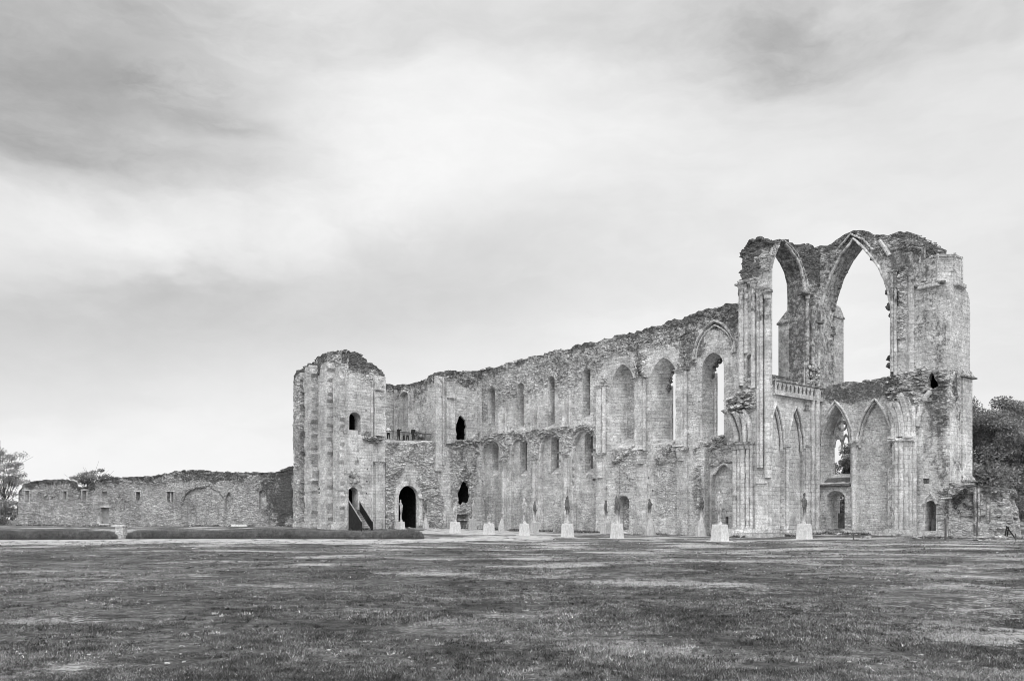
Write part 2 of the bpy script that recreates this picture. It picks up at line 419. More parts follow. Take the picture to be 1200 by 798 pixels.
# ------------------------------------------------------------------ materials
M = {}
class NT:
    def __init__(s, name, world=None):
        if world: s.t = world.node_tree
        else:
            s.m = bpy.data.materials.new(name); s.m.use_nodes = True; s.t = s.m.node_tree
        s.t.nodes.clear()
    def n(s, typ, **k):
        x = s.t.nodes.new(typ)
        for a, b in k.items(): setattr(x, a, b)
        return x
    def l(s, a, b): s.t.links.new(a, b)
    def put(s, sock, v):
        if hasattr(v, 'is_linked') or isinstance(v, bpy.types.NodeSocket): s.l(v, sock)
        else: sock.default_value = v
    def math(s, op, a, b=None, c=None, clamp=False):
        x = s.n('ShaderNodeMath', operation=op, use_clamp=clamp); s.put(x.inputs[0], a)
        if b is not None: s.put(x.inputs[1], b)
        if c is not None: s.put(x.inputs[2], c)
        return x.outputs[0]
    def mix(s, f, a, b):   # scalar mix
        x = s.n('ShaderNodeMix', data_type='FLOAT'); s.put(x.inputs[0], f); s.put(x.inputs[2], a); s.put(x.inputs[3], b); return x.outputs[0]
    def vmath(s, op, a, b=None):
        x = s.n('ShaderNodeVectorMath', operation=op); s.put(x.inputs[0], a)
        if b is not None: s.put(x.inputs[1], b)
        return x.outputs['Value' if op in ('LENGTH', 'DOT_PRODUCT', 'DISTANCE') else 'Vector']
    def noise(s, vec, scale, detail=3, rough=.55, dim='3D'):
        x = s.n('ShaderNodeTexNoise', noise_dimensions=dim); s.put(x.inputs['Vector'], vec); x.inputs['Scale'].default_value = scale
        x.inputs['Detail'].default_value = detail; x.inputs['Roughness'].default_value = rough; return x.outputs[0]
    def mr(s, v, a, b, c=0.0, d=1.0, smooth=True):
        x = s.n('ShaderNodeMapRange', interpolation_type='SMOOTHSTEP' if smooth else 'LINEAR'); s.put(x.inputs[0], v)
        for i, q in zip((1, 2, 3, 4), (a, b, c, d)): s.put(x.inputs[i], q)
        return x.outputs[0]
    def vor(s, vec, scale, feature='F1', rnd=1.0):
        x = s.n('ShaderNodeTexVoronoi', feature=feature); s.put(x.inputs['Vector'], vec); x.inputs['Scale'].default_value = scale; x.inputs['Randomness'].default_value = rnd; return x
    def mapping(s, vec, sc=(1, 1, 1), loc=(0, 0, 0)):
        x = s.n('ShaderNodeMapping'); s.put(x.inputs[0], vec); x.inputs['Scale'].default_value = sc; x.inputs['Location'].default_value = loc; return x.outputs[0]
    def grey(s, v):
        x = s.n('ShaderNodeCombineColor'); [s.put(x.inputs[i], v) for i in range(3)]; return x.outputs[0]
    def bump(s, h, dist, strength=1.0, nrm=None):
        x = s.n('ShaderNodeBump'); s.put(x.inputs['Height'], h); x.inputs['Distance'].default_value = dist; x.inputs['Strength'].default_value = strength
        if nrm is not None: s.l(nrm, x.inputs['Normal'])
        return x.outputs[0]
    def out(s, val, rough=.9, nrm=None, spec=.15, trans=None, metal=0.0):
        b = s.n('ShaderNodeBsdfPrincipled'); s.put(b.inputs['Base Color'], s.grey(val) if not isinstance(val, tuple) else val); s.put(b.inputs['Roughness'], rough)
        b.inputs['Specular IOR Level'].default_value = spec; b.inputs['Metallic'].default_value = metal
        if nrm is not None: s.l(nrm, b.inputs['Normal'])
        o = s.n('ShaderNodeOutputMaterial'); sh = b.outputs[0]
        if trans:
            t = s.n('ShaderNodeBsdfTranslucent'); s.put(t.inputs[0], s.grey(val)); mx = s.n('ShaderNodeMixShader'); mx.inputs[0].default_value = trans
            s.l(sh, mx.inputs[1]); s.l(t.outputs[0], mx.inputs[2]); sh = mx.outputs[0]
        s.l(sh, o.inputs[0]); return s.m

def stone(name, base=.40, dark=.12, bw=.74, rh=.33, contrast=1.0, pitk=.55, spotk=.72):
    t = NT(name); uv = t.n('ShaderNodeTexCoord').outputs['UV']; ob = t.n('ShaderNodeNewGeometry').outputs['Position']
    at = t.n('ShaderNodeVertexColor'); at.layer_name = 'ruin'; sep = t.n('ShaderNodeSeparateColor'); t.l(at.outputs[0], sep.inputs[0])
    rub = sep.outputs[0]; lich = sep.outputs[1]
    wob = t.n('ShaderNodeTexNoise'); t.l(uv, wob.inputs['Vector']); wob.inputs['Scale'].default_value = 1.3; wob.inputs['Detail'].default_value = 2
    w = t.vmath('SCALE', t.vmath('SUBTRACT', wob.outputs['Color'], (.5, .5, .5))); w.node.inputs['Scale'].default_value = .10
    uvw = t.vmath('ADD', uv, w)
    br = t.n('ShaderNodeTexBrick', offset=.5, squash=.75, squash_frequency=3); t.l(uvw, br.inputs['Vector'])
    br.inputs['Color1'].default_value = (0, 0, 0, 1); br.inputs['Color2'].default_value = (1, 1, 1, 1); br.inputs['Mortar'].default_value = (.5, .5, .5, 1)
    br.inputs['Scale'].default_value = 1; br.inputs['Mortar Size'].default_value = .017; br.inputs['Mortar Smooth'].default_value = .3
    br.inputs['Brick Width'].default_value = bw; br.inputs['Row Height'].default_value = rh
    bsep = t.n('ShaderNodeSeparateColor'); t.l(br.outputs[0], bsep.inputs[0]); bv = bsep.outputs[0]; bm = br.outputs[1]
    # rubble cells
    rv = t.mapping(uvw, (2.1, 8.0, 1)); vo = t.vor(rv, 1.0); cs = t.n('ShaderNodeSeparateColor'); t.l(vo.outputs['Color'], cs.inputs[0]); cr = cs.outputs[0]
    ve = t.vor(rv, 1.0, 'DISTANCE_TO_EDGE').outputs[0]; gap = t.mr(ve, .02, .14, 1, 0)
    big = t.noise(ob, .22, 4, .6); mid = t.noise(ob, 1.1, 4, .65); fine = t.noise(ob, 7, 4, .7)
    streak = t.noise(t.mapping(ob, (1.4, 1.4, .16)), 1.0, 4, .65)
    # ashlar tone
    k = contrast
    a = t.math('MULTIPLY_ADD', t.math('SUBTRACT', bv, .5), .24 * k, 1.0)
    a = t.math('MULTIPLY', a, t.math('SUBTRACT', 1.0, t.math('MULTIPLY', bm, t.mr(t.noise(ob, 1.9, 3, .7), .38, .66, .06, .52))))
    r = t.math('MULTIPLY_ADD', t.math('SUBTRACT', cr, .5), .42 * k, .96)
    r = t.math('MULTIPLY', r, t.mr(gap, 0, 1, 1.0, .62))
    tone = t.mix(rub, a, r)
    # eroded joints and pits: short level dashes
    da = t.noise(t.mapping(uv, (2.0, 8.5, 1)), 1.0, 3, .7); pit = t.math('MULTIPLY', t.mr(da, .57, .63), t.mr(t.noise(ob, .55, 4, .7), .36, .58, .25, 1.0))
    tone = t.math('MULTIPLY', tone, t.math('SUBTRACT', 1.0, t.math('MULTIPLY', pit, pitk)))
    hi = t.mr(t.noise(t.mapping(uv, (2.6, 6.0, 1), (9, 4, 0)), 1.0, 3, .7), .58, .66, 1.0, 1.16)
    tone = t.math('MULTIPLY', tone, hi)
    tone = t.math('MULTIPLY', tone, t.mr(big, .34, .66, .84, 1.12))
    tone = t.math('MULTIPLY', tone, t.mr(mid, .3, .7, .77, 1.18))
    tone = t.math('MULTIPLY', tone, t.mr(fine, .28, .72, .72, 1.22))
    tone = t.math('MULTIPLY', tone, t.mr(t.noise(t.mapping(ob, (1, 1, .6), (7, 3, 2)), .75, 5, .72), .50, .64, 1.03, .86))
    tone = t.math('MULTIPLY', tone, t.mr(streak, .52, .72, 1.0, .74))
    lf = t.math('ADD', t.math('MULTIPLY', lich, 1.35), t.math('MULTIPLY', t.math('SUBTRACT', t.noise(ob, 2.6, 5, .75), .52), 2.6))
    lf = t.math('MULTIPLY', t.mr(lf, .35, 1.0), t.mr(lich, .0, .25))
    spots = t.math('MULTIPLY', t.mr(t.noise(ob, 3.4, 6, .85), .55, .66), spotk)
    lf = t.math('MAXIMUM', lf, spots)
    val = t.math('MULTIPLY', tone, base)
    lt = t.math('MULTIPLY', t.mr(fine, .3, .7, .6, 1.5), dark)
    val = t.mix(t.math('MULTIPLY', lf, .84), val, lt)
    hgt = t.mix(rub, t.math('MULTIPLY_ADD', bm, -.4, t.math('MULTIPLY', bv, .25)), t.math('MULTIPLY_ADD', gap, -1.6, cr))
    hgt = t.math('ADD', hgt, t.math('MULTIPLY', fine, .8))
    nr = t.bump(hgt, .075, .85)
    return t.out(val, .95, nr, .08)
M['stone'] = stone('weathered_limestone', .55, .075)
M['grubby'] = stone('dark_rubble_stone', .44, .06, .5, .22)
M['ashlar'] = stone('fine_ashlar', .55, .075, .88, .36, .8, .24, .42)
M['infill'] = stone('shade_grey_infill', .19, .08, .5, .25)  # darker than the walls: recess shade of the small windows put into the colour
M['shade_black'] = stone('shade_blackened_stone', .07, .03)  # near-black colour stands in for the darkness inside the openings
M['rough'] = stone('rubble_limestone', .52, .075, .5, .22, 1.0)
M['trim'] = stone('dressed_limestone', .57, .09, .9, .40, .7, .25, .5)

def simple(name, base, var=.25, sc=3.0, rough=.9, bump=.02, bs=20.0, spec=.15, trans=None, streak=False, metal=0.0):
    t = NT(name); g = t.n('ShaderNodeTexCoord').outputs['Object']
    a = t.noise(g, sc, 4, .65); b = t.noise(t.mapping(g, (1, 1, .15)) if streak else g, bs, 4, .7)
    v = t.math('MULTIPLY', t.mr(a, .3, .7, 1 - var, 1 + var), t.mr(b, .3, .7, 1 - var * .7, 1 + var * .7))
    return t.out(t.math('MULTIPLY', v, base), rough, t.bump(b, bump, .8), spec, trans, metal)
M['plinth'] = simple('pale_plinth_stone', .54, .16, 5.0, .9, .05, 11, streak=True)
M['plinth_grey'] = simple('grey_plinth_stone', .40, .2, 5.0, .9, .04, 11, streak=True)
M['wood'] = simple('dark_stained_wood', .022, .3, 2, .7, .01, 25, streak=True)
M['woodgrey'] = simple('grey_weathered_wood', .10, .35, 3, .85, .01, 25, streak=True)
M['iron'] = simple('dark_iron', .03, .2, 5, .6, .003, 40)
M['oldwood'] = simple('bleached_board', .24, .2, 3, .85, .01, 25, streak=True)
M['bark'] = simple('bark', .07, .4, 4, .95, .05, 12, streak=True)
M['rope'] = simple('rope', .10, .3, 9, .9, .01, 60)
M['plaster'] = simple('smooth_lime_plaster', .52, .14, .9, .92, .02, 7)
M['cut'] = simple('fresh_cut_stone', .62, .16, 3, .9, .03, 12)
def leafmat(name, base, var=.4):
    t = NT(name); g = t.n('ShaderNodeNewGeometry').outputs['Position']
    a = t.noise(g, .5, 3, .6); b = t.noise(g, 3.1, 2, .7)
    v = t.math('MULTIPLY', t.mr(a, .3, .7, 1 - var * .6, 1 + var * .6), t.mr(b, .25, .75, 1 - var, 1 + var))
    return t.out(t.math('MULTIPLY', v, base), .65, None, .3, .25)
M['leaf'] = leafmat('leaf_dark', .19, .6); M['leaf_pale'] = leafmat('leaf_pale', .25, .5); M['leaf_thin'] = leafmat('leaf_thin', .26); M['stalk'] = leafmat('hedge_tips', .16, .35)
M['hedge'] = leafmat('hedge_stalks', .085, .3); M['ivy'] = leafmat('ivy_leaf', .08)
# carved figures: pale foot, dark weathered upper half
t = NT('weathered_carved_wood'); g = t.n('ShaderNodeTexCoord').outputs['Object']; sp = t.n('ShaderNodeSeparateXYZ'); t.l(g, sp.inputs[0])
nz = t.noise(t.mapping(g, (5, 5, 1.2)), 1, 4, .7); q = t.mr(t.math('ADD', sp.outputs[2], t.math('MULTIPLY', t.math('SUBTRACT', nz, .5), 2.2)), .45, 1.0)
M['carved_dark'] = t.out(t.mix(q, t.mr(nz, .3, .7, .36, .52), t.mr(nz, .3, .7, .07, .16)), .9, t.bump(t.noise(g, 14, 4, .7), .04, .9), .1)
t = NT('pale_carved_stone'); g = t.n('ShaderNodeTexCoord').outputs['Object']
nz = t.noise(t.mapping(g, (4, 4, 1.5)), 1, 4, .7)
M['carved_pale'] = t.out(t.mr(nz, .35, .65, .22, .5), .9, t.bump(t.noise(g, 14, 4, .7), .04, .9), .1)

# lawn: one shader for the turf sheet and the blades on it
def lawn(name, blades=False):
    t = NT(name); g = t.n('ShaderNodeNewGeometry').outputs['Position']; g = t.mapping(g, (1, 1, 0))
    a = t.noise(g, .13, 3, .6); b = t.noise(g, .55, 5, .7); c = t.noise(g, 3.2, 5, .75); d = t.noise(g, 24, 4, .8)
    v = t.math('MULTIPLY', t.mr(a, .36, .64, .78, 1.25), t.mr(b, .36, .64, .66, 1.42))
    v = t.math('MULTIPLY', v, t.mr(c, .36, .64, .58, 1.5))
    v = t.math('MULTIPLY', v, t.mr(d, .32, .68, .5, 1.5))
    val = t.math('MULTIPLY', v, .108 if blades else .094)
    # thin turf over pale limestone: worn, chalky spots with ragged edges
    sp = t.n('ShaderNodeSeparateXYZ'); t.l(g, sp.inputs[0])
    far = t.mr(sp.outputs[1], 12, 40, -.03, .04); rt = t.mr(t.math('DIVIDE', sp.outputs[0], sp.outputs[1]), -.15, .15, -.03, .025)
    zone = t.math('ADD', t.noise(t.mapping(g, (1, 1.3, 1)), .21, 2, .5), t.math('ADD', far, rt))
    p = t.math('ADD', t.math('MULTIPLY', zone, .9), t.math('ADD', t.math('MULTIPLY', t.noise(g, 2.2, 5, .8), .50), t.math('MULTIPLY', t.noise(g, 9, 4, .85), .62)))
    worn = t.mr(p, 1.09, 1.13)
    chip = t.math('MULTIPLY', t.mr(t.noise(g, 7.5, 4, .75), .595, .635), t.mr(b, .44, .55))
    worn = t.math('MAXIMUM', worn, t.math('MULTIPLY', chip, .75))
    if blades:
        worn = t.math('MULTIPLY', worn, .65); at = t.n('ShaderNodeAttribute'); at.attribute_name = 'tone'; val = t.math('MULTIPLY', val, at.outputs['Fac'])
    val = t.mix(t.math('MULTIPLY', worn, .9), val, t.mr(d, .3, .7, .26, .55))
    if blades: return t.out(val, .7, None, .25, .2)
    return t.out(val, .95, t.bump(t.math('ADD', t.math('ADD', t.math('MULTIPLY', c, .8), t.math('MULTIPLY', d, .35)), t.math('MULTIPLY', b, 1.0)), .12, 1.0), .05)
M['turf'] = lawn('lawn_turf'); M['blade'] = lawn('grass_blades', True)
t = NT('limestone_gravel'); g = t.n('ShaderNodeNewGeometry').outputs['Position']; g = t.mapping(g, (1, 1, 0))
b = t.noise(g, .8, 4, .7); d = t.noise(g, 14, 3, .8); grass = t.mr(t.math('ADD', t.noise(g, .7, 5, .72), t.math('MULTIPLY', t.math('SUBTRACT', d, .5), .35)), .54, .62)
v = t.math('MULTIPLY', t.mr(b, .3, .7, .75, 1.2), t.mr(d, .3, .7, .6, 1.35))
M['gravel'] = t.out(t.mix(grass, t.math('MULTIPLY', v, .41), t.math('MULTIPLY', v, .10)), .95, t.bump(d, .05, .9), .05)
for nm, c in (('cloth_white', .75), ('cloth_dark', .025), ('cloth_grey', .2), ('skin', .38), ('hair', .03)): M[nm] = simple(nm, c, .12, 6, .85, .004, 40)

# ------------------------------------------------------------------ sky and sun (soft overcast)
TO_SUN = Vector((.10, -.74, .80)).normalized()
el = math.asin(TO_SUN.z); az = math.atan2(TO_SUN.x, TO_SUN.y)
wd = bpy.data.worlds.new('World'); SC.world = wd; wd.use_nodes = True
t = NT('', wd); D = t.n('ShaderNodeTexCoord').outputs['Generated']
sky = t.n('ShaderNodeTexSky', sky_type='NISHITA'); sky.sun_disc = False; sky.sun_elevation = el; sky.sun_rotation = az; sky.air_density = 1.5; sky.dust_density = 4
bw = t.n('ShaderNodeRGBToBW'); t.l(sky.outputs[0], bw.inputs[0])
sp = t.n('ShaderNodeSeparateXYZ'); t.l(D, sp.inputs[0]); dx, dy, dz = sp.outputs
nz = t.n('ShaderNodeTexNoise'); t.l(t.mapping(D, (1.6, 1.6, 4.2)), nz.inputs['Vector']); nz.inputs['Scale'].default_value = 1.5; nz.inputs['Detail'].default_value = 6; nz.inputs['Roughness'].default_value = .55
warp = t.vmath('SCALE', t.vmath('SUBTRACT', nz.outputs['Color'], (.5, .5, .5))); warp.node.inputs['Scale'].default_value = .20
DW = t.vmath('ADD', D, warp)
n1 = t.noise(t.mapping(DW, (1.6, 1.6, 5.0)), 1.7, 5, .55); n2 = t.noise(t.mapping(DW, (1, 1, 2.4)), 7, 6, .62); n3 = t.noise(t.mapping(D, (1, 1, 1.6)), 26, 4, .6); n4 = t.noise(t.mapping(DW, (1, 1, 2.0), (3.1, 1.7, .4)), 9, 6, .65)
def dirp(px, py):
    v = Vector(((px - CX) / F, 1, (HY - py) / F)).normalized(); return v
def blob(px, py, rx, rz, soft=0.0, src=None):
    c = dirp(px, py); v = t.vmath('MULTIPLY', t.vmath('SUBTRACT', src or DW, tuple(c)), (1 / rx, 1.0, 1 / rz))
    return t.mr(t.vmath('LENGTH', v), soft, 1.0, 1.0, 0.0)
lum = t.mix(t.mr(n1, .35, .65), .82, .92)
def sub(x, b, k, tex=None):
    m = t.math('MULTIPLY', b, k)
    if tex is not None: m = t.math('MULTIPLY', m, tex)
    return t.math('SUBTRACT', x, m)
soft = t.mr(n2, .30, .70, .6, 1.25)
lum = sub(lum, blob(20, 95, .36, .25, 0.0, D), .38, t.mix(.3, 1.0, soft))
lum = sub(lum, blob(60, 205, .26, .05), .12, soft)
lum = sub(lum, blob(330, 0, .40, .07), .16, soft)
lum = sub(lum, blob(950, -10, .42, .12), .22, soft)
lum = sub(lum, blob(1200, 130, .50, .34), .10)
lum = sub(lum, blob(930, 30, .12, .05), .12, soft)
lum = sub(lum, blob(215, 115, .11, .05), .17, t.mr(n4, .34, .62))
lum = sub(lum, blob(285, 168, .07, .03), .15, t.mr(n4, .34, .62))
lum = sub(lum, blob(240, 90, .13, .035), .10, t.mr(n4, .34, .64))
band = t.math('SUBTRACT', dz, t.math('MULTIPLY', dx, .16)); band = t.math('ADD', band, t.math('MULTIPLY', t.math('SUBTRACT', n1, .5), .12))
bd = t.math('MULTIPLY', t.mr(band, .16, .27), t.mr(band, .29, .36, 1, 0))
lum = sub(lum, t.math('MULTIPLY', bd, t.mr(dx, .30, -.15)), .20)
lum = t.math('ADD', lum, t.math('MULTIPLY', blob(540, 190, .36, .20), .12))
lum = t.math('ADD', lum, t.math('MULTIPLY', blob(110, 275, .24, .05), .19))
lum = t.math('ADD', lum, t.math('MULTIPLY', t.mr(dz, .02, .17, 1, 0), .04))
lum = t.math('ADD', lum, t.math('MULTIPLY', t.math('SUBTRACT', n3, .5), .05))
lum = t.math('ADD', lum, t.math('MULTIPLY', t.math('SUBTRACT', n4, .5), t.math('MULTIPLY_ADD', blob(150, 110, .50, .26, 0.0, D), .22, .07)))
lum = t.math('ADD', lum, t.math('MULTIPLY', blob(960, 400, .34, .20), .07))
# the cloud is brighter round the hidden sun, behind the camera
lum = t.math('MULTIPLY', t.math('MAXIMUM', lum, .1), t.mr(dy, .45, -.7, 1.0, 2.0))
lum = t.math('MULTIPLY', lum, t.mr(dz, .55, 1.0, 1.0, 2.0))
lum = t.math('MULTIPLY', lum, t.mr(dz, -.02, .0, .35, 1.0))
mixv = t.mix(.95, bw.outputs[0], t.math('MULTIPLY', lum, 9.4))
bg = t.n('ShaderNodeBackground'); t.l(t.grey(mixv), bg.inputs[0]); bg.inputs[1].default_value = .1
wo = t.n('ShaderNodeOutputWorld'); t.l(bg.outputs[0], wo.inputs[0])
sd = bpy.data.lights.new('sun', 'SUN'); sd.energy = 1.15; sd.angle = R(30); sd.color = (1, 1, 1)
so = bpy.data.objects.new('sun', sd); COL.objects.link(so); so.rotation_euler = TO_SUN.to_track_quat('Z', 'Y').to_euler(); so.location = (0, -30, 60)
SC.cycles.pixel_filter_type = 'BLACKMAN_HARRIS'; SC.cycles.filter_width = .95
SC.view_settings.view_transform = 'Standard'; SC.view_settings.look = 'None'; SC.view_settings.exposure = .09; SC.view_settings.gamma = 1
# ================================================================== the abbey
N0 = PS(0.0); WF = PE(-37.0); TS = PS(-18.5); PP = PS(-1.5); TW = PE(4.35); VN = 6.2; TN = PS(VN)
def zq(pl, px, py): return pl.at(px, py)[1]
def arcpart(pl, x0, x1, yt, ys, n=10):
    xc = (x0 + x1) / 2
    return only_arc(arch(pl.s(x0), pl.s(x1), 0, zq(pl, xc, ys), zq(pl, xc, yt), n))

# ------------------------------------------------------------------ nave wall
nave = thing('nave_wall', 'long ruined nave wall with rows of arched windows between the west tower and the tall arches', 'ruined wall', (*(O - 18 * U), 0))
top = N0.pts([(545, 436.5), (552, 436), (563, 434), (583, 429), (595, 426), (613, 421.7), (627, 417.5), (647, 413), (662, 410), (680, 404), (695, 401), (712, 397.5),
              (725, 393), (740, 390), (760, 384), (780, 378), (793, 376), (810, 368), (823, 365), (837, 361), (850, 357), (863, 355.5)])
top.append((1.8, top[-1][1] + .2))
rtop = rag(top, .16, .32, 3)
out = [(top[0][0], -.6)] + rtop + [(1.8, -.6)]
holes = []; jobs = []
def opening(poly): holes.append(poly); return poly
# upper small windows
for x0, x1, yt, ys, yb in ((571.7, 580, 454.5, 459, 502), (605.8, 613.8, 448.5, 453, 503), (641.7, 650, 440.5, 446, 500), (682.5, 691.7, 432, 436, 490)):
    p = opening(arch_px(N0, x0, x1, yt, ys, yb)); jobs.append(('hi', p, x0, x1, yb))
# lower bays: shallow arched recesses, each with a small window
bays = []
for (bx0, bx1, byt, bys), (x0, x1, yt, ys, yb) in (((563, 587, 514, 533), (573, 580.3, 518.7, 522, 557)), ((597, 622, 510.5, 531), (605.8, 613.8, 515.5, 519, 557)),
                                                ((631.5, 658, 506, 528), (642, 651, 511, 515, 555)), ((670, 699, 501, 524), (681.5, 691, 506, 511, 556))):
    xc = (bx0 + bx1) / 2
    bp = arch(N0.s(bx0), N0.s(bx1), -.5, zq(N0, xc, bys), zq(N0, xc, byt)); opening(bp)
    bays.append((bp, arch_px(N0, x0, x1, yt, ys, yb)))
# great windows
big = []
for x0, x1, yt, ys, yb in ((716.5, 742.7, 426.5, 452, 524), (761.5, 793.3, 419, 447, 520), (822.5, 848.2, 413, 432, 515)):
    big.append(opening(arch_px(N0, x0, x1, yt, ys, yb)))
# arched door niche, tall blind half arch
nich = opening(arch_px(N0, 724, 737.5, 581, 589, 621))
blind = opening(arch_px(N0, 833.5, 862.5, 541, 566, 626))
slot = opening(sq(N0, 878, 500, .2, .2)) if False else None
put = []
for y in (583.5, 597, 612):
    for x in (602, 620, 695, 697, 637.5, 655.5, 674.5, 707):
        pass
for x, y in ((653, 530), (653.5, 540), (694, 527), (695, 562), (590, 559), (662, 563), (700.5, 536), (703, 556), (735, 560), (711, 572), (753, 553), (760, 560), (765, 575), (802, 563), (797, 590), (755, 610), (704.5, 614), (712, 600), (590.5, 470), (608, 510), (594, 491)):
    put.append(opening(sq(N0, x, y)))
P = lambda l: N0.pts(l)
zones = [
    (P([(545, 520), (560, 508), (590, 470), (620, 462), (640, 455), (663, 470), (672, 455), (705, 435), (712, 405), (560, 430)]), .75, .0),
    # broken ledge where the aisle vault tore away
    (P([(560, 520), (566, 512), (587, 506), (612, 504), (637, 503), (662, 499), (687, 495), (701, 500), (703, 509), (696, 514), (664, 532), (628, 538), (592, 540), (560, 533)]), .9, .15),
    (P([(710, 425), (718, 410), (745, 396), (770, 404), (790, 392), (812, 402), (822, 376), (862, 372), (862, 350), (700, 395)]), .9, .05),
    (P([(704, 440), (712, 440), (714, 470), (706, 470)]), .9, .1), (P([(746, 415), (758, 412), (758, 442), (746, 443)]), .9, .12), (P([(796, 400), (808, 395), (806, 432), (795, 433)]), .9, .12),
    (P([(716, 530), (722, 523), (743, 521), (745, 545), (728, 548)]), .8, .12), (P([(768, 533), (780, 518), (795, 515), (797, 545), (775, 548)]), .8, .15),
    (P([(813, 528), (826, 515), (849, 512), (850, 520), (834, 530), (815, 534)]), .8, .2),
    (P([(718, 552), (745, 548), (747, 575), (722, 578)]), .5, .0), (P([(766, 545), (798, 540), (800, 604), (770, 606)]), .5, .0),
    (P([(812, 560), (826, 556), (832, 600), (814, 606)]), .8, -.05), (P([(560, 560), (566, 560), (567, 626), (560, 626)]), .6, 0),
]
stains_shade = [(*N0.at(x, y), rs, rz, a) for x, y, rs, rz, a in ((855, 372, 2.5, 2, .7), (790, 395, 6, 1.6, .5), (812, 400, 1.5, 3, .7), (845, 530, 1.6, 1.6, .5), (748, 428, .8, 2.6, .6), (805, 416, .9, 2.4, .6), (800, 572, 1.3, 3, .25), (732, 560, 1.3, 1.5, .35), (660, 430, 3, 2, .5), (675, 460, 1.2, 3.5, .35), (640, 430, 3, 1.6, .45), (600, 500, 6, .5, .4), (625, 450, 7, 2.2, .38), (690, 425, 3, 2, .45), (572, 590, 1.4, 2.2, .5), (608, 560, .7, 2, .4), (647, 570, .6, 2, .35), (735, 412, 1.5, 1.5, .4), (775, 400, 1.5, 1.4, .45), (840, 362, 4, 1.2, .6), (858, 400, .8, 2.5, .5), (700, 480, .6, 4, .45))]
NW = panel('wall', N0, out, holes, thick=1.9, zones=zones, top=rtop, crest=2.1, rub0=.12, stains_shade=stains_shade, parent=nave, seed=11)
for k, (_, p, x0, x1, yb) in enumerate(jobs):
    s0, s1 = N0.s(x0), N0.s(x1); q = np.array(p); inn = [(s0 + (a - s0) * .86 + .10, z + (.55 if z < q[:, 1].min() + .1 else -.06)) for a, z in p]
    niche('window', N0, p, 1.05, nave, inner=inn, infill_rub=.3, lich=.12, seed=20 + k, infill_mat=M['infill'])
for k, (bp, wp) in enumerate(bays):
    panel('bay_wall', N0, bp, [wp] + [], d=-.5, grid=.2, rub0=.1, parent=nave, back=False, seed=40 + k,
          zones=[([(bp[0][0] - 1, -1), (bp[0][0] - 1, 4.2), (bp[-1][0] + 1, 4.4), (bp[-1][0] + 1, -1)], .42, 0)], amp=.7)
    niche('bay_reveal', N0, bp, .52, nave, closed=False)
    m = MB(); cur = only_arc(bp); m.sweep(N0, cur, .42, -.52, -.005, chamfer=.12, lich=.15)
    m.sweep(N0, [bp[0], bp[1]], .3, -.52, -.01, chamfer=.1); m.sweep(N0, [bp[-2], bp[-1]], .3, -.52, -.01, chamfer=.1); m.build('recess_arch', M['stone'], nave)
    q = np.array(wp); inn = [(a + .06, z + (.7 if z < q[:, 1].min() + .1 else -.05)) for a, z in wp]
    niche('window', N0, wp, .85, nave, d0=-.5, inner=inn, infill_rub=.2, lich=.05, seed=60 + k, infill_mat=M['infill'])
# great windows: the first is walled up, two stand open to the sky
s0, s1 = N0.s(716.5), N0.s(742.7)
inn = [(s0 + (a - s0) * .62 + .75, z + (1.0 if z < 9 else -.4)) for a, z in big[0]]
niche('window', N0, big[0], 1.5, nave, inner=inn, infill_rub=.5, lich=.1)
for b, f0, up in ((big[1], .55, .5), (big[2], 0.0, .1)):
    a0, a1 = b[0][0], b[-1][0]; zt = max(z for _, z in b)
    inn = [(a1 - (a1 - a) * (1 - f0 * .55), z - (.55 if z > b[0][1] + .3 else -up) * (1 if f0 else .6)) for a, z in b]
    w_ = niche('window', N0, b, 1.9, nave, inner=inn, closed=False, lich=.05)
    m = MB()                                                  # broken stubs of tracery under the arch
    for k in range(7):
        i = 3 + k * 2; i = min(i, len(inn) - 3); a, z = inn[i]
        c = N0.w(a + random.uniform(-.12, .12), z - random.uniform(.05, .5), -1.55); m.rock(c, random.uniform(.14, .26), (1, 1, 1.3), seed=k, lich=.6)
    meld(w_, m)
    m = MB(); m.prism(N0, [(inn[1][0] + .30 + x, -1.75 + y) for x, y in ((-.1, -.12), (-.1, .12), (.08, .12), (.08, -.12))], zsteps(inn[0][1] - .1, inn[2][1]), jit=.01); m.build('jamb_shaft', M['stone'], w_)
# rubble sills of the great windows
for nm, x0, x1, y0, y1, n in (('a', 719, 743, 524, 537, 26), ('b', 769, 794, 517, 540, 34), ('c', 815, 848, 512, 526, 34)):
    m = MB()
    for k in range(n):
        x = random.uniform(x0, x1); f = (x - x0) / (x1 - x0); y = y1 + (y0 - y1) * f + random.uniform(-1, 6)
        s_, z_ = N0.at(x, y); m.rock(N0.w(s_, z_, random.uniform(-.5, .25)), random.uniform(.16, .38), (1.3, 1.0, .62), seed=k + ord(nm), sub=1)
    meld(NW, m)
niche('doorway', N0, nich, .85, nave, infill_rub=1.0, infill='blocking_rubble', rub=.1, lich=.2)
m = MB(); m.sweep(N0, arcpart(N0, 722.3, 739, 578.5, 588), .28, -.05, .06, chamfer=.1); m.build('door_arch', M['stone'], nave)
s_, z_ = N0.at(734.5, 600)
bl = niche('blind_arch', N0, blind, .5, nave, infill_rub=.05, infill='recess_wall', infill_holes=[sq(N0, 848, 611, .32, .9)])
niche('slot_window', N0, sq(N0, 848, 611, .32, .9), .8, bl, d0=-.5, infill_rub=.2)
m = MB(); m.sweep(N0, arcpart(N0, 835, 862.5, 543, 567)[4:], .22, -.06, .14, lich=.3); m.build('arch_moulding', M['trim'], bl)
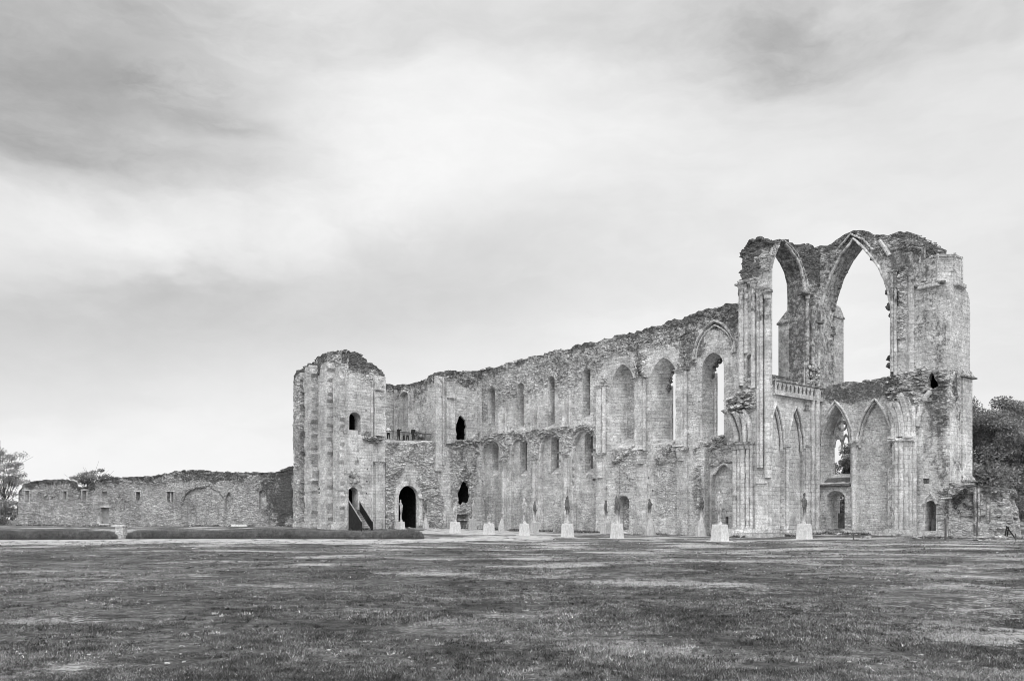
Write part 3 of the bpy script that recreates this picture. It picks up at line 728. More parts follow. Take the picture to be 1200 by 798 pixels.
m = MB(); m.sweep(N0, N0.pts([(833, 545), (843, 544.5)]), .3, -.1, .25, lich=.6); m.sweep(N0, N0.pts([(833, 543), (859, 541)]), .14, -.05, .12, lich=.8); m.build('string_course', M['trim'], nave)
meld(NW, pits(N0, put))
# great pointed blind arch over the last window
m = MB(); cur = arcpart(N0, 813.5, 862, 376, 417, 12)
m.sweep(N0, cur, .22, -.1, .24, lich=.45); m.sweep(N0, arcpart(N0, 816, 859.5, 381.5, 417, 12), .14, -.1, .13, lich=.2); m.build('arch_moulding', M['trim'], nave)
for x0, x1, yt, ys in ((711, 748, 408, 452), (757, 797, 400, 446)):
    m = MB(); m.sweep(N0, arcpart(N0, x0, x1, yt, ys, 10), .2, -.1, .035, lich=.0, chamfer=.1); m.build('relieving_arch', M['stone'], nave)
# pilasters
def zs_(x, y): return zq(N0, x, y)
for x, y0, y1, rect, pr in ((591.5, 626, 541, 1.0, .22), (627.8, 627, 538, .8, .2), (665, 628, 534, 1.0, .22)):
    shaft('pilaster', N0, N0.s(x), -.3, zs_(x, y1), proj=pr, rect=rect, parent=nave, rub=.15)
    shaft('half_column', N0, N0.s(x + .3), 1.2, zs_(x, y1 - 1), r=.23, proj=.5, parent=nave, cap=.75, lich=.05)
for x, yb, yt in ((590, 508, 486), (628, 504, 480), (665, 500, 470)):
    shaft('pilaster', N0, N0.s(x - 1.5), zs_(x, yb), zs_(x, yt), proj=.42, rect=.62, parent=nave, lich=.0)
    shaft('half_column', N0, N0.s(x + 3), zs_(x, yb), zs_(x, yt - 13), r=.14, proj=.16, parent=nave, rub=.2)
shaft('pilaster', N0, N0.s(705), -.3, zs_(705, 533), proj=.25, rect=1.25, parent=nave, rub=.1)
shaft('half_column', N0, N0.s(705), zs_(705, 560), zs_(705, 531), r=.42, proj=.55, parent=nave, cap=.9)
shaft('pilaster', N0, N0.s(703.5), zs_(705, 531), zs_(705, 452), proj=.3, rect=.75, parent=nave, cap=.28)
shaft('half_column', N0, N0.s(709), zs_(709, 531), zs_(709, 454), r=.24, proj=.42, parent=nave)
for xa, xb, yt, yb in ((746.5, 758.5, 443.5, 528), (794.5, 806.5, 434, 524)):
    a, b = N0.s(xa), N0.s(xb); c = (a + b) / 2
    shaft('pilaster', N0, a + (b - a) * .38, zs_(xa, yb), zs_(xa, yt), proj=.42, rect=(b - a) * .72, parent=nave, cap=.32, base=.3)
    shaft('half_column', N0, a + (b - a) * .84, zs_(xb, yb), zs_(xb, yt + 1), r=.2, proj=.4, parent=nave)
    shaft('half_column', N0, a + (b - a) * .45, zs_(xa, yb + 16), zs_(xa, yb + 1), r=.48, proj=.5, parent=nave, cap=1.0)
    shaft('pilaster', N0, a + (b - a) * .5, -.3, zs_(xa, yb + 16), proj=.14, rect=(b - a) * 1.05, parent=nave, rub=.2)
# stump of a torn wall beside the blind arch
a, b = N0.s(820), N0.s(831.5); zt = zs_(826, 527)
pl = PS(-.75); panel('wall_stump', pl, [(a, -.5)] + rag([(a, 6.0), (a - .1, zt - 1.0), (a + .3, zt), (b, zt + .2)], .1, .3, 5) + [(b, -.5)], thick=.8, rub0=.35, parent=nave, seed=77,
      zones=[([(a - .2, 2.5), (a - .2, 6), (a + .7, 6.5), (a + .6, 2.2)], 1.0, -.25)], lich0=.1)
# stones along the crest
m = MB()
for k in range(110):
    q = random.uniform(-37, 1.5); z = np.interp(q, [p[0] for p in top], [p[1] for p in top]); m.rock(N0.w(q, z - .05, random.uniform(-1.7, -.05)), .09 + .36 * random.random() ** 2.5, (1.5, 1.1, .6), seed=k, sub=1, lich=random.uniform(.2, .9))
meld(NW, m)
m = MB()
for k in range(120):                                        # torn stones of the aisle vault along the ledge
    x = random.uniform(562, 701); y = np.interp(x, [562, 587, 637, 662, 687, 701], [516, 508, 505, 501, 497, 506]) + abs(random.gauss(0, 5)); s_, z_ = N0.at(x, y)
    m.rock(N0.w(s_, z_, random.uniform(.0, .25)), random.uniform(.10, .22), (1.3, 1.1, .55), seed=k + 900, sub=1, lich=.05)
meld(NW, m)

# ------------------------------------------------------------------ west tower
tower = thing('stone_tower', 'broad ruined stone tower with buttress ribs and a crumbled top at the west end', 'tower', (*(O - 43 * U - 16 * V), 0))
uW = TS.s(343.5); uE = -37.0
tps = TS.pts([(344, 440), (347, 436), (356, 430), (365, 424), (374, 417), (386, 413), (397, 411.5), (407, 411.5)])
tps[0] = (uW, tps[0][1]); tps[-1] = (uE, tps[-1][1]); rt = rag(tps, .15, .32, 9)
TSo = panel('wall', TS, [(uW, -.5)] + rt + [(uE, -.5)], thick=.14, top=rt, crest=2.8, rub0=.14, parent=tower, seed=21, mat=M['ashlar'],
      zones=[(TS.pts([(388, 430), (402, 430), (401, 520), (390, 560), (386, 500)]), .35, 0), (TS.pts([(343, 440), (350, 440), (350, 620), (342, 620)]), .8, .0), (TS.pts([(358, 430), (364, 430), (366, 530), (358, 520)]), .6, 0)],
      stains_shade=[(*TS.at(x, y), a, b, c) for x, y, a, b, c in ((354, 500, .8, 9, .85), (379, 470, .7, 5.0, .6), (370, 560, .8, 4, .5), (349, 470, .5, 8, .85), (367, 480, .9, 7, .65), (387, 500, .6, 5, .5), (372, 430, 3, 1.6, .8))])  # weather streaks, deepened to paint the shade between the ribs
for x0, x1, yt, pr, rb in ((345.2, 351.5, 440, .8, .9), (356.5, 365, 431, .75, .35), (374.5, 383.5, 428, .85, .12), (390, 398.5, 440, .5, .2)):
    pr *= 1.05; pl = PS(-18.5 - pr); a, b = pl.s(x0), pl.s(x1); zt = zq(pl, (x0 + x1) / 2, yt)
    bt = panel('buttress', pl, rag([(a, -.5), (a, zt - .8), (a + .3, zt), (b - .2, zt + .2), (b, zt - .4), (b, -.5)], .13, .38, 3), thick=pr + .3, rub0=rb, parent=tower, seed=int(x0), lich0=.07)
    m = MB(); m.pbox(PS(-18.5), a - .2, b + .2, -.5, 1.1, 0, pr + .18, jit=.03); m.build('base', M['stone'], bt)
# east face of the tower
te_top = WF.pts([(407, 411.5), (414, 413), (421, 413.5), (424, 417), (431, 423.5), (441, 430), (447, 435), (450, 439), (451.2, 446)]); te_top[0] = (-18.5, te_top[0][1])
vN = te_top[-1][0]; rt2 = rag(te_top, .14, .3, 12)
Q = lambda l: WF.pts(l)
tw_win = arch_px(WF, 409.2, 422.6, 483, 490, 509, 8); tw_door = arch_px(WF, 407.9, 419.6, 571, 577, 617, 8)
sh = -18.5 + .12
tw_win = [(max(a, sh), z) for a, z in tw_win]; tw_door = [(max(a, sh), z) for a, z in tw_door]
tputs = [sq(WF, x, y, .16, .18) for x, y in ((430.5, 549.5), (430, 564), (429.5, 578), (444, 472), (429, 481), (408.5, 549.5), (444, 491))]
TEo = panel('wall', WF, [(-18.5, -.5)] + rt2 + [(vN, -.5)], [tw_win, tw_door] + tputs, thick=1.3, top=rt2, crest=2.7, rub0=.1, parent=tower, seed=31, mat=M['ashlar'],
      zones=[(Q([(400, 440), (404, 430), (407, 470), (408, 515), (400, 520)]), .9, .05), (Q([(400, 548), (407.6, 548), (408, 640), (399, 640)]), .85, .12), (Q([(408, 557), (420, 557), (425, 580), (408, 572)]), .3, -.22), (Q([(407, 430), (440, 436), (440, 440), (407, 436)]), .8, 0)],
      stains_shade=[(*WF.at(x, y), a, b, c) for x, y, a, b, c in ((420, 545, .45, 3, .45), (413, 562, .7, 1.2, .55), (433, 510, 1.2, .5, .6), (415, 425, 3, 1.3, .85), (405, 480, .4, 3, .3))])
w_ = niche('window', WF, tw_win, 1.3, tower, lich=.1, closed=False); chamber(WF, tw_win, 1.3, w_, wide=.09, deep=6, high=.6)
s0, z0 = WF.at(411, 509); m = MB(); m.pbox(WF, tw_win[0][0] + .02, tw_win[-1][0] - .02, z0 + .02, z0 + .55, -1.2, -.5); m.build('parapet', M['plaster'], w_)
d_ = niche('doorway', WF, tw_door, 1.3, tower, lich=.15, closed=False); chamber(WF, tw_door, 1.3, d_, wide=.09, deep=6, high=.8)
meld(TEo, pits(WF, tputs))
zf = zq(WF, 440, 441)
shaft('pilaster', WF, WF.s(443.8), zq(WF, 444, 511), zq(WF, 444, 441), proj=.35, rect=WF.s(450.5) - WF.s(437.5), parent=tower, rub=.05, lich_top=.4)
m = MB(); m.pbox(WF, WF.s(437), WF.s(447), zq(WF, 440, 458.5), zq(WF, 440, 457), .3, .5, lich=.7); m.build('string_course', M['trim'], tower)
shaft('half_column', WF, WF.s(435.6), zq(WF, 436, 512), zq(WF, 436, 458), r=.14, proj=.22, parent=tower)
shaft('pilaster', WF, WF.s(443.5), -.2, zq(WF, 444, 541), proj=.22, rect=1.0, parent=tower, rub=.1, cap=.3)
shaft('half_column', WF, WF.s(435.9), -.2, zq(WF, 436, 520), r=.12, proj=.16, parent=tower)
m = MB()                                                     # broken corbel where a vault sprang
for k in range(46):
    f = random.random(); x = 426 + 21 * random.random(); y = 511 + abs(x - 438) * .2 + random.uniform(0, 1) * (10 - abs(x - 437) * .8); s_, z_ = WF.at(x, y)
    m.rock(WF.w(s_, z_, random.uniform(0, .5) * (1 - (y - 511) / 14)), random.uniform(.12, .25), (1.2, 1.2, .6), seed=k, sub=1, lich=.05)
m.build('corbel', M['rough'], tower)
# hidden sides that close the tower
zb = zq(WF, 450, 446) - .4
panel('wall', Pl(O + vN * V, -U), [(50.2, -.5), (50.2, 16.5), (44, 17), (37.2, zb), (37.2, -.5)], thick=1.2, grid=.5, rub0=.3, parent=tower, seed=5)
panel('wall', Pl(O + (uW + .05) * U, -V), [(-vN, -.5), (-vN, 16.5), (18.4, 17.6), (18.4, -.5)], thick=1.2, grid=.5, rub0=.3, parent=tower, seed=6)
m = MB()
for k in range(70):
    if k % 2: q = random.uniform(uW, uE); m.rock(TS.w(q, np.interp(q, [p[0] for p in tps], [p[1] for p in tps]) - .02, random.uniform(-1.3, -.1)), random.uniform(.15, .36), (1.2, 1.1, .7), seed=k, sub=1, lich=.9)
    else: q = random.uniform(-18.5, vN); m.rock(WF.w(q, np.interp(q, [p[0] for p in te_top], [p[1] for p in te_top]) - .02, random.uniform(-1.2, -.1)), random.uniform(.15, .36), (1.2, 1.1, .7), seed=k, sub=1, lich=.9)
meld(TEo, m)

# ------------------------------------------------------------------ west front between tower and nave
west = thing('church_front', 'ruined inner west front with a black round-arched doorway below an open gallery', 'ruined wall', (*(O - 37 * U - 7 * V), 0))
yf = 516.5
wtop = [(vN + .02, zq(WF, 452, 514.8)), (WF.s(480), zq(WF, 480, 516)), (WF.s(508.5), zq(WF, 508.5, 517)), (WF.s(509.5), zq(WF, 509.5, 440))] + Q([(513, 437.5), (520, 436), (530, 435), (545, 437), (553, 435)]) + [(.0, zq(WF, 560, 436.5))]
upper = rag(wtop[3:], .14, .3, 4)
wo_ = [(vN + .02, -.5)] + rag(wtop[:3], .05, .35, 2) + upper + [(0.0, -.5)]
def ragc(l): p = WF.pts(l); return rag(p + [p[0]], .09, .28, 5)[:-1]
door = arch_px(WF, 466.3, 489.2, 569.3, 583, 623, 10)
hole1 = ragc([(534.8, 514), (535, 500), (534, 497), (536.5, 491), (540, 487), (543, 488.5), (545.5, 493), (547, 500), (546, 515), (541, 516.5)])
hole2 = ragc([(537, 589), (537.5, 577), (540, 570), (543, 564.5), (547, 565), (550, 572), (552, 581), (550.5, 588), (547, 591), (543, 588), (540, 592)])
rec = Q([(535.5, 620), (535.5, 603), (549, 603), (549, 620.5)])
wput = [sq(WF, x, y, .16, .18) for x, y in ((517.5, 478), (517, 491), (526, 500), (526.5, 512), (515, 610), (452, 606), (537, 571))]
WWo = panel('wall', WF, wo_, [door, hole1, hole2, rec] + wput[:6], thick=1.5, backface=False, rub0=.12, parent=west, seed=51, top=upper, crest=1.2,
      zones=[(Q([(446, 560), (452, 517), (508, 518), (514, 560), (520, 600), (515, 628), (494, 628), (494, 585), (488, 566), (490, 552), (483, 541), (477, 541), (473, 552), (467, 562), (463, 580), (461, 628), (447, 628)]), 1.0, .12),
             (Q([(527, 515), (556, 515), (560, 560), (552, 600), (556, 626), (533, 626), (530, 590), (526, 550)]), .85, .05),
             (Q([(527, 505), (533, 516), (548, 517), (560, 507), (560, 530), (545, 524), (530, 525)]), 1.0, .3), (Q([(516, 430), (560, 430), (560, 447), (545, 452), (530, 446), (516, 444)]), 1.0, .1)],
      stains_shade=[(*WF.at(x, y), a, b, c) for x, y, a, b, c in ((541, 535, .6, 1.6, .5), (545, 560, 1.2, 1.6, .55), (548, 450, 2, .9, .6), (480, 545, .9, 1.1, .2), (530, 585, .7, 2, .3))])
d_ = niche('doorway', WF, door, .35, west, lich=.1, closed=False); chamber(WF, door, .35, d_, wide=1.0, deep=6.5, high=1.2)
m = MB(); m.sweep(WF, [(door[0][0] - .33, -.3)] + arcpart(WF, 464.0, 491.6, 566, 583.5, 10) + [(door[-1][0] + .33, -.3)], .50, -.06, .22, chamfer=.04, lich=.04); m.build('door_surround', M['trim'], west)
m = MB(); m.pbox(WF, door[-1][0] + .0, door[-1][0] + .75, zq(WF, 491, 584.5), zq(WF, 491, 582.8), .2, .42, lich=.3); m.build('impost', M['stone'], west)
d_ = niche('gallery_opening', WF, hole1, .3, west, rub=.5, lich=.2, closed=False); chamber(WF, hole1, .3, d_, wide=.9, deep=4, high=.8)
d_ = niche('wall_cavity', WF, hole2, .3, west, rub=.6, lich=.2, closed=False); chamber(WF, hole2, .3, d_, wide=.4, deep=3, high=.5)
r_ = niche('wall_recess', WF, rec, .7, west, rub=.3, lich=.2, infill_rub=.7)
m = MB(); m.pbox(WF, rec[0][0], rec[2][0], zq(WF, 542, 610), zq(WF, 542, 608.3), -.7, -.1, lich=.6); m.build('shelf', M['stone'], r_)
meld(WWo, pits(WF, wput[:6]))
shaft('pilaster', WF, WF.s(512.8), zq(WF, 512, 552), zq(WF, 512, 441), proj=.32, rect=WF.s(517) - WF.s(509.6), parent=west, rub=.1, lich_top=.4)
shaft('pilaster', WF, WF.s(526.5), zq(WF, 526, 520), zq(WF, 526, 448), proj=.35, rect=WF.s(531.5) - WF.s(522), parent=west, rub=.08)
m = MB(); m.pbox(WF, WF.s(522), WF.s(531.5), zq(WF, 526, 468.2), zq(WF, 526, 466.4), .3, .5, lich=.7); m.build('string_course', M['trim'], west)
shaft('half_column', WF, WF.s(519), zq(WF, 519, 545), zq(WF, 519, 443), r=.16, proj=.2, parent=west)
shaft('pilaster', WF, WF.s(527), -.3, zq(WF, 527, 596), proj=.25, rect=1.1, parent=west, rub=.1)
shaft('pilaster', WF, WF.s(559), -.3, zq(WF, 559, 578), proj=.5, rect=.9, parent=west, rub=.15)
m = MB(); m.sweep(WF, arcpart(WF, 535.5, 555, 521, 534, 8), .25, -.05, .1, chamfer=.1); m.build('relieving_arch', M['stone'], west)
m = MB()
for k in range(60):
    x = random.uniform(528, 559); s_, z_ = WF.at(x, 515 + abs(random.gauss(0, 4))); m.rock(WF.w(s_, z_, random.uniform(.05, .4)), random.uniform(.12, .28), (1.2, 1.1, .6), seed=k + 30, sub=1, lich=.3)
for k in range(40):
    q = random.uniform(WF.s(510), 0); m.rock(WF.w(q, np.interp(q, [p[0] for p in upper], [p[1] for p in upper]) - .05, random.uniform(-1.3, -.1)), random.uniform(.14, .3), (1.2, 1.1, .7), seed=k, sub=1, lich=.8)
meld(WWo, m)
# gallery room: floor, back wall, north side wall
GB = PE(-46.0); vG = WF.s(509.5); GN = PS(vG - .02); zfl = zq(WF, 480, 516) - .12
m = MB(); m.pbox(WF, vN - .5, vG + .4, zfl - .5, zfl, -9.2, -.8, rub=.3); m.build('gallery_floor', M['stone'], west)
gb = [(vN - 2.0, zfl - .3), (vN - 2.0, zq(GB, 452, 449.5)), (GB.s(455), zq(GB, 455, 450.3)), (GB.s(463), zq(GB, 463, 452)), (vG + .3, zq(GB, 466, 452)), (vG + .3, zfl - .3)]
panel('back_wall', GB, [gb[0]] + rag(gb[1:5], .1, .3, 1) + [gb[5]], thick=1.0, grid=.22, rub0=.1, parent=west, top=gb[1:5], crest=1.2, seed=61, lich0=.12)
gt = GN.pts([(462, 452), (470, 450.5), (480, 450), (490, 447), (500, 443.5), (505, 441), (509.5, 440)]); gt[-1] = (-37.02, gt[-1][1]); gt[0] = (-45.98, gt[0][1])
gn = arch_px(GN, 469.5, 478.8, 460, 465, 506, 7)
GNo = panel('side_wall', GN, [(-45.98, zfl - .3)] + rag(gt, .1, .3, 8) + [(-37.02, zfl - .3)], [gn, GN.pts([(502.3, 465), (502.3, 449), (504, 447), (505.2, 449), (505.2, 465)])], thick=1.0, grid=.2, rub0=.1, parent=west, top=gt, crest=1.4, seed=62, lich0=.06,
      stains_shade=[(*GN.at(488, 456), 2.5, 1.5, .5), (*GN.at(466, 480), .6, 3, .4), (*GN.at(498, 462), 1.5, 2.2, .45)])
niche('blind_window', GN, gn, .45, west, infill_rub=.1)
niche('slot_window', GN, GN.pts([(502.3, 465), (502.3, 449), (504, 447), (505.2, 449), (505.2, 465)]), .9, west, infill_rub=.3, lich=.3)
m = MB(); m.sweep(GN, arcpart(GN, 468.6, 479.6, 458.8, 465, 7), .2, -.05, .14); m.build('window_arch', M['trim'], west)
shaft('pilaster', GN, GN.s(483), zfl, zq(GN, 483, 456), proj=.3, rect=.95, parent=west, lich_top=.4)
shaft('pilaster', GN, GN.s(464.5), zfl, zq(GN, 464, 457), proj=.22, rect=.5, parent=west, lich_top=.4)
m = MB()
for k in range(22):
    f = random.random(); s_, z_ = GN.at(496 + random.uniform(-5, 5) * (1 - f), 515 - 12 * f); m.rock(GN.w(s_, z_, .6 + random.uniform(-.2, .3)), random.uniform(.2, .4), (1.2, 1, .7), seed=k, sub=1, lich=.1)
m.build('rubble_mound', M['stone'], west)

# ------------------------------------------------------------------ crossing pier + transept
tr = thing('transept', 'tall roofless transept with two huge empty pointed arches and a corner turret', 'ruined church', (*(O + 10 * U + 5 * V), 0))
# west wall of the transept (faces east)
vA = -1.48
zt = lambda x, y: zq(TW, x, y)
wt = [(vA, zt(903, 284))] + TW.pts([(908, 283.5), (912, 282), (917, 279.5), (924, 281.5), (930, 285), (936, 288), (948, 287.5), (954, 289)]) + [(VN + .05, zt(960, 287.5))]
rwt = rag(wt, .13, .28, 6)
A1 = TW.pts([(902, 450.5), (902, 345), (904, 320), (908.2, 302), (911.5, 293), (915.5, 284), (920, 286.5), (926, 292.5), (933.5, 304), (938.5, 315), (941.5, 328), (942.3, 345), (941.8, 455)]); A1 = [(max(a, -1.40), z) for a, z in A1]
# apex of the opening falls where the thin left jamb and the right jamb meet
b1 = arch(TW.s(900.8), TW.s(919.3), -.3, zt(912, 524), zt(910.5, 472.5), 8); b2 = arch(TW.s(924.0), TW.s(942.8), -.3, zt(934, 525), zt(934.5, 476), 8)
b1 = [(max(a, -1.40), z) for a, z in b1]
TWo = panel('wall', TW, [(vA, -.5)] + rwt + [(VN + .05, -.5)], [A1, b1, b2], thick=1.65, top=rwt, crest=1.3, rub0=.07, parent=tr, seed=71, mat=M['ashlar'],
      zones=[(TW.pts([(930, 300), (938, 288), (962, 286), (962, 335), (950, 350), (944, 330)]), .85, .08), (TW.pts([(903, 455), (960, 468), (960, 452), (903, 440)]), .3, 0)],
      stains_shade=[(*TW.at(x, y), a, b, c) for x, y, a, b, c in ((950, 305, 2.2, 3.4, .9), (930, 292, 2, 1.2, .9), (950, 400, 1.8, 7, .75), (925, 560, 1.0, 2.0, .2), (955, 350, 1, 4, .6), (945, 560, .5, 3, .25))])
# reveal of the empty west arch
niche('window', TW, A1, 1.65, tr, d0=-.002, closed=False, lich=.6, rub=.2)
m = MB()
m.sweep(TW, A1[6:12], .2, -.08, .14, lich=.45); m.sweep(TW, TW.pts([(918, 281.5), (925, 287), (934, 298), (941, 313), (945.5, 330), (947, 345)]), .18, -.08, .12, lich=.5); m.build('arch_moulding', M['trim'], tr)
for b in (b1, b2):
    x_ = niche('blind_arch', TW, b, .42, tr, infill_rub=.05, infill='recess_wall', infill_mat=M['ashlar'])
    m = MB(); half = only_arc(b); c = (b[0][0] + b[-1][0]) / 2; m.sweep(TW, half, .15, -.05, .1, lich=.1); m.sweep(TW, [(c + (a - c) * .88, z - .22) for a, z in half], .12, -.3, -.1, lich=.1); m.build('arch_moulding', M['trim'], x_)
for x in (921.3, 944.5):
    shaft('half_column', TW, TW.s(x), .3, zt(x, 521.5), r=.17, proj=.26, parent=tr, cap=.62, base=.5)
shaft('half_column', TW, TW.s(951), .3, zt(951, 465), r=.19, proj=.3, parent=tr, base=.5)
shaft('pilaster', TW, TW.s(955.5), .3, zt(955, 452), r=.26, proj=.4, parent=tr, base=.5)
# outer buttress with a sloping offset beyond the west arch
q0, q1 = TW.s(941.8) + .02, TW.s(941.8) + 2.2
m = MB(); ub = -2.5
zo = zt(915, 372) + .3
m.pbox(TW, q0 - .05, q1, 8, zo, ub, -1.5, rub=.15, lich=.3); m.pbox(TW, q0 - .17, q1, zo, zo + .16, ub - .12, -1.5, lich=.6)
vs = [TW.w(q0 - .12, zo + .16, ub - .1), TW.w(q1, zo + .16, ub - .1), TW.w(q1, zo + .16, -1.6), TW.w(q0 - .12, zo + .16, -1.6), TW.w(q0 + .3, zo + 1.5, -1.6), TW.w(q1, zo + 1.5, -1.6)]
m.add(vs, [(0, 1, 5, 4), (0, 4, 3), (1, 2, 5), (3, 4, 5, 2), (0, 3, 2, 1)], .2, .5); m.build('buttress', M['stone'], tr)
m = MB(); m.pbox(TW, -1.3, TW.s(941), zt(915, 449), zt(908, 438) + .35, -2.2, -1.5, rub=.8, lich=.7, jit=.06); m.build('parapet', M['rough'], tr)
# pierced balustrade
bz0, bz1 = zt(930, 464.5), zt(930, 451)
bs0, bs1 = -1.2, TW.s(960.5)
hl = []; nH = 12
for k in range(nH):
    c = bs0 + .35 + (bs1 - bs0 - .5) * k / (nH - 1); w = .19; h = (bz1 - bz0) * .36; zc = (bz0 + bz1) / 2
    hl.append([(c + w * math.sin(a) * (1 if math.cos(a) < .3 else .8), zc + h * math.cos(a)) for a in np.linspace(0, 2 * math.pi, 9)[:-1]])
def slab(mm): mm.pbox(TW, bs0, bs1, bz1, bz1 + .18, -.1, .42, lich=.6, jit=.01); mm.pbox(TW, bs0, bs1, bz0 - .12, bz0, 0, .32, lich=.1)
bal = panel('balustrade', TW, [(bs0, bz0), (bs0, bz1), (bs1, bz1), (bs1, bz0)], hl, d=.30, thick=.10, tube=True, grid=.12, parent=tr, back=True, amp=.3, extra=slab, rub0=.1, mat=M['stone'], lich0=.05)
# crossing pier (faces south)
u0 = PP.s(866); u1 = 4.30
pt = [(u0 + .02, zq(PP, 866, 357))] + PP.pts([(867, 335), (869, 315), (871, 297), (875, 288), (879, 284), (884, 281.5), (889, 278.5), (894, 281), (899, 283)]) + [(u1, zq(PP, 903, 284))]
rpt = rag(pt, .12, .28, 2)
nst = arch_px(PP, 874.5, 882, 415, 420, 442, 6)
PPo = panel('pier_wall', PP, [(u0, -.5)] + rpt + [(u1, -.5)], [nst], thick=.3, top=rpt, crest=2.6, rub0=.06, parent=tr, seed=81, mat=M['ashlar'],
      zones=[(PP.pts([(864, 330), (864, 270), (905, 270), (905, 316), (886, 322)]), .9, .1), (PP.pts([(864, 440), (884, 440), (889, 470), (880, 490), (860, 492)]), .8, .1)],
      stains_shade=[(*PP.at(x, y), a, b, c) for x, y, a, b, c in ((880, 360, 3, 5, .42), (875, 305, 2, 2.5, .85), (869, 400, .35, 9, .6), (886, 380, .4, 6, .45), (880, 340, 1.5, 2.2, .5), (888, 425, .5, 1.6, .6), (870, 450, 1.5, 1, .4))])
pl2 = PS(-1.1); panel('pier_core', pl2, [(u0 + .06, -.5), (u0 + .06, pt[4][1] - .4), (2.2, pt[6][1] - .5), (2.2, -.5)], thick=2.2, grid=.3, rub0=.5, parent=tr, seed=82, lich0=.3)
niche('statue_niche', PP, nst, .4, tr, infill_rub=.1, lich=.2)
zp = lambda x, y: zq(PP, x, y)
for x, r, pr, yt, yb, c in ((869.5, .26, .34, 333, 452, .5), (874.8, .20, .22, 333, 414, .0), (883.5, .22, .3, 331, 455, .4), (890, .19, .3, 341, 548, .5), (894.2, .16, .42, 341, 548, .5), (900, .27, .34, 341, 560, .7)):
    shaft('half_column', PP, PP.s(x), zp(x, yb), zp(x, yt), r=r, proj=pr, parent=tr, cap=c, lich=.12, lich_top=.55)
m = MB(); m.sweep(PP, PP.pts([(867.5, 331.5), (886.5, 329)]), .3, -.05, .42, lich=.7); m.sweep(PP, PP.pts([(887, 340.5), (902.8, 338.5)]), .3, -.05, .5, lich=.7); m.build('string_course', M['trim'], tr)
m = MB()
for k in range(26):
    q = random.uniform(u0, u1); m.rock(PP.w(q, np.interp(q, [p[0] for p in pt], [p[1] for p in pt]) - .05, random.uniform(-.4, .05)), random.uniform(.14, .32), (1.2, 1.1, .7), seed=k, sub=1, lich=.9)
for k in range(46):                                         # torn vault springer on the pier
    x = random.uniform(858, 884); f = (x - 858) / 26; y = random.uniform(456 + 14 * (1 - f), 486 - 4 * f); s_, z_ = PP.at(x, y)
    m.rock(PP.w(s_, z_, random.uniform(.0, .95)), random.uniform(.18, .42), (1.2, 1.2, .6), seed=k + 60, sub=1, lich=.1)
meld(PPo, m)
zc = zp(872, 518.5)
for x, r, pr in ((864.3, .30, .55), (869.5, .16, .62), (873.6, .24, .66), (878.8, .17, .55), (882.3, .14, .4)):
    shaft('half_column', PP, PP.s(x), .4, zc, r=r, proj=pr, parent=tr, cap=.62, base=.5)
def rib(x0, y0, path, w, d0):
    """a springer rib leaning out of the pier: path = [(px, py, d)]"""
    mm = MB(); c = [PP.at(a, b) for a, b, _ in path]; mm.sweep(PP, c, w, d0, d0 + .45, d_of=[q[2] for q in path], lich=.1); return mm
for x, dx, w in ((866, -4.0, .42), (871.5, -1.5, .36), (876, 0.5, .30)):
    mm = rib(x, 518, [(x, 518, .1), (x + dx * .1, 508, .14), (x + dx * .35, 499, .26), (x + dx * .75, 491, .48), (x + dx * 1.2, 485.5, .78)], w, .05); mm.build('springer_rib', M['trim'], tr)
mm = rib(880, 518, [(880.6, 518, .05), (880.6, 505, .05), (879.6, 495, .08), (877.5, 487, .12), (874.5, 481, .2)], .3, 0.0); mm.build('springer_rib', M['trim'], tr)
m = MB(); a, b = PP.s(858), u1 + .1
m.pbox(PP, a, b, -.4, .42, -.2, .95, jit=.02, lich=.1); m.pbox(PP, a + .12, b - .02, .42, .75, -.2, .75, jit=.015); m.pbox(PP, PP.s(886.5), PP.s(900.5), zp(893, 566.5), zp(893, 564), 0, .3, lich=.2); m.pbox(PP, PP.s(886.5), PP.s(900.5), -.2, zp(893, 567), 0, .16); m.build('plinth', M['trim'], tr)
# ------------------------------------------------------------------ north wall
zn = lambda x, y: zq(TN, x, y)
uL = 4.37; uR = TN.s(1113)
nt = [(uL, zn(960, 288))] + TN.pts([(967, 287), (975, 284.5), (983, 279.5), (990, 274.5), (998, 270), (1006, 270), (1013, 273), (1022, 276.2), (1031, 278.3), (1040, 275.5), (1050, 273), (1058, 271.5), (1066, 272.5), (1075, 277), (1085, 281.5), (1094, 287), (1096.5, 296), (1098, 331)]) + [(uR, zn(1113, 331.5))]
rnt = rag(nt[:-2], .13, .28, 16) + nt[-2:]
bigo = [(TN.s(961.5), zn(965, 447))] + TN.pts([(961.5, 378), (963, 358), (967, 342), (973.5, 322), (984.5, 300.5), (1000, 279.5), (1010, 288.5), (1020, 299.5), (1030, 313), (1036.5, 327), (1041, 341), (1043.2, 356), (1043.4, 436)]) + rag(TN.pts([(1043.2, 441), (1030, 444.5), (1015, 446.5), (1000, 448), (979, 451)]), .12, .3, 3)
winA = arch_px(TN, 962.2, 996.5, 473.5, 521, 566.5, 11)
dorA = arch_px(TN, 968.5, 989.8, 575, 583, 619, 8)
blB = arch_px(TN, 1004, 1045.5, 467, 520, 626, 12)
dorC = arch_px(TN, 1084.3, 1096.8, 586.5, 592, 622, 7)
cav = TN.pts([(1088, 454), (1087.3, 447), (1089, 441), (1091, 436.5), (1094, 438), (1095, 443), (1098, 447), (1100, 452), (1094, 455.5)])
rrec = TN.pts([(1081.5, 566.5), (1081.5, 560.5), (1089, 560.5), (1089, 566.5)])
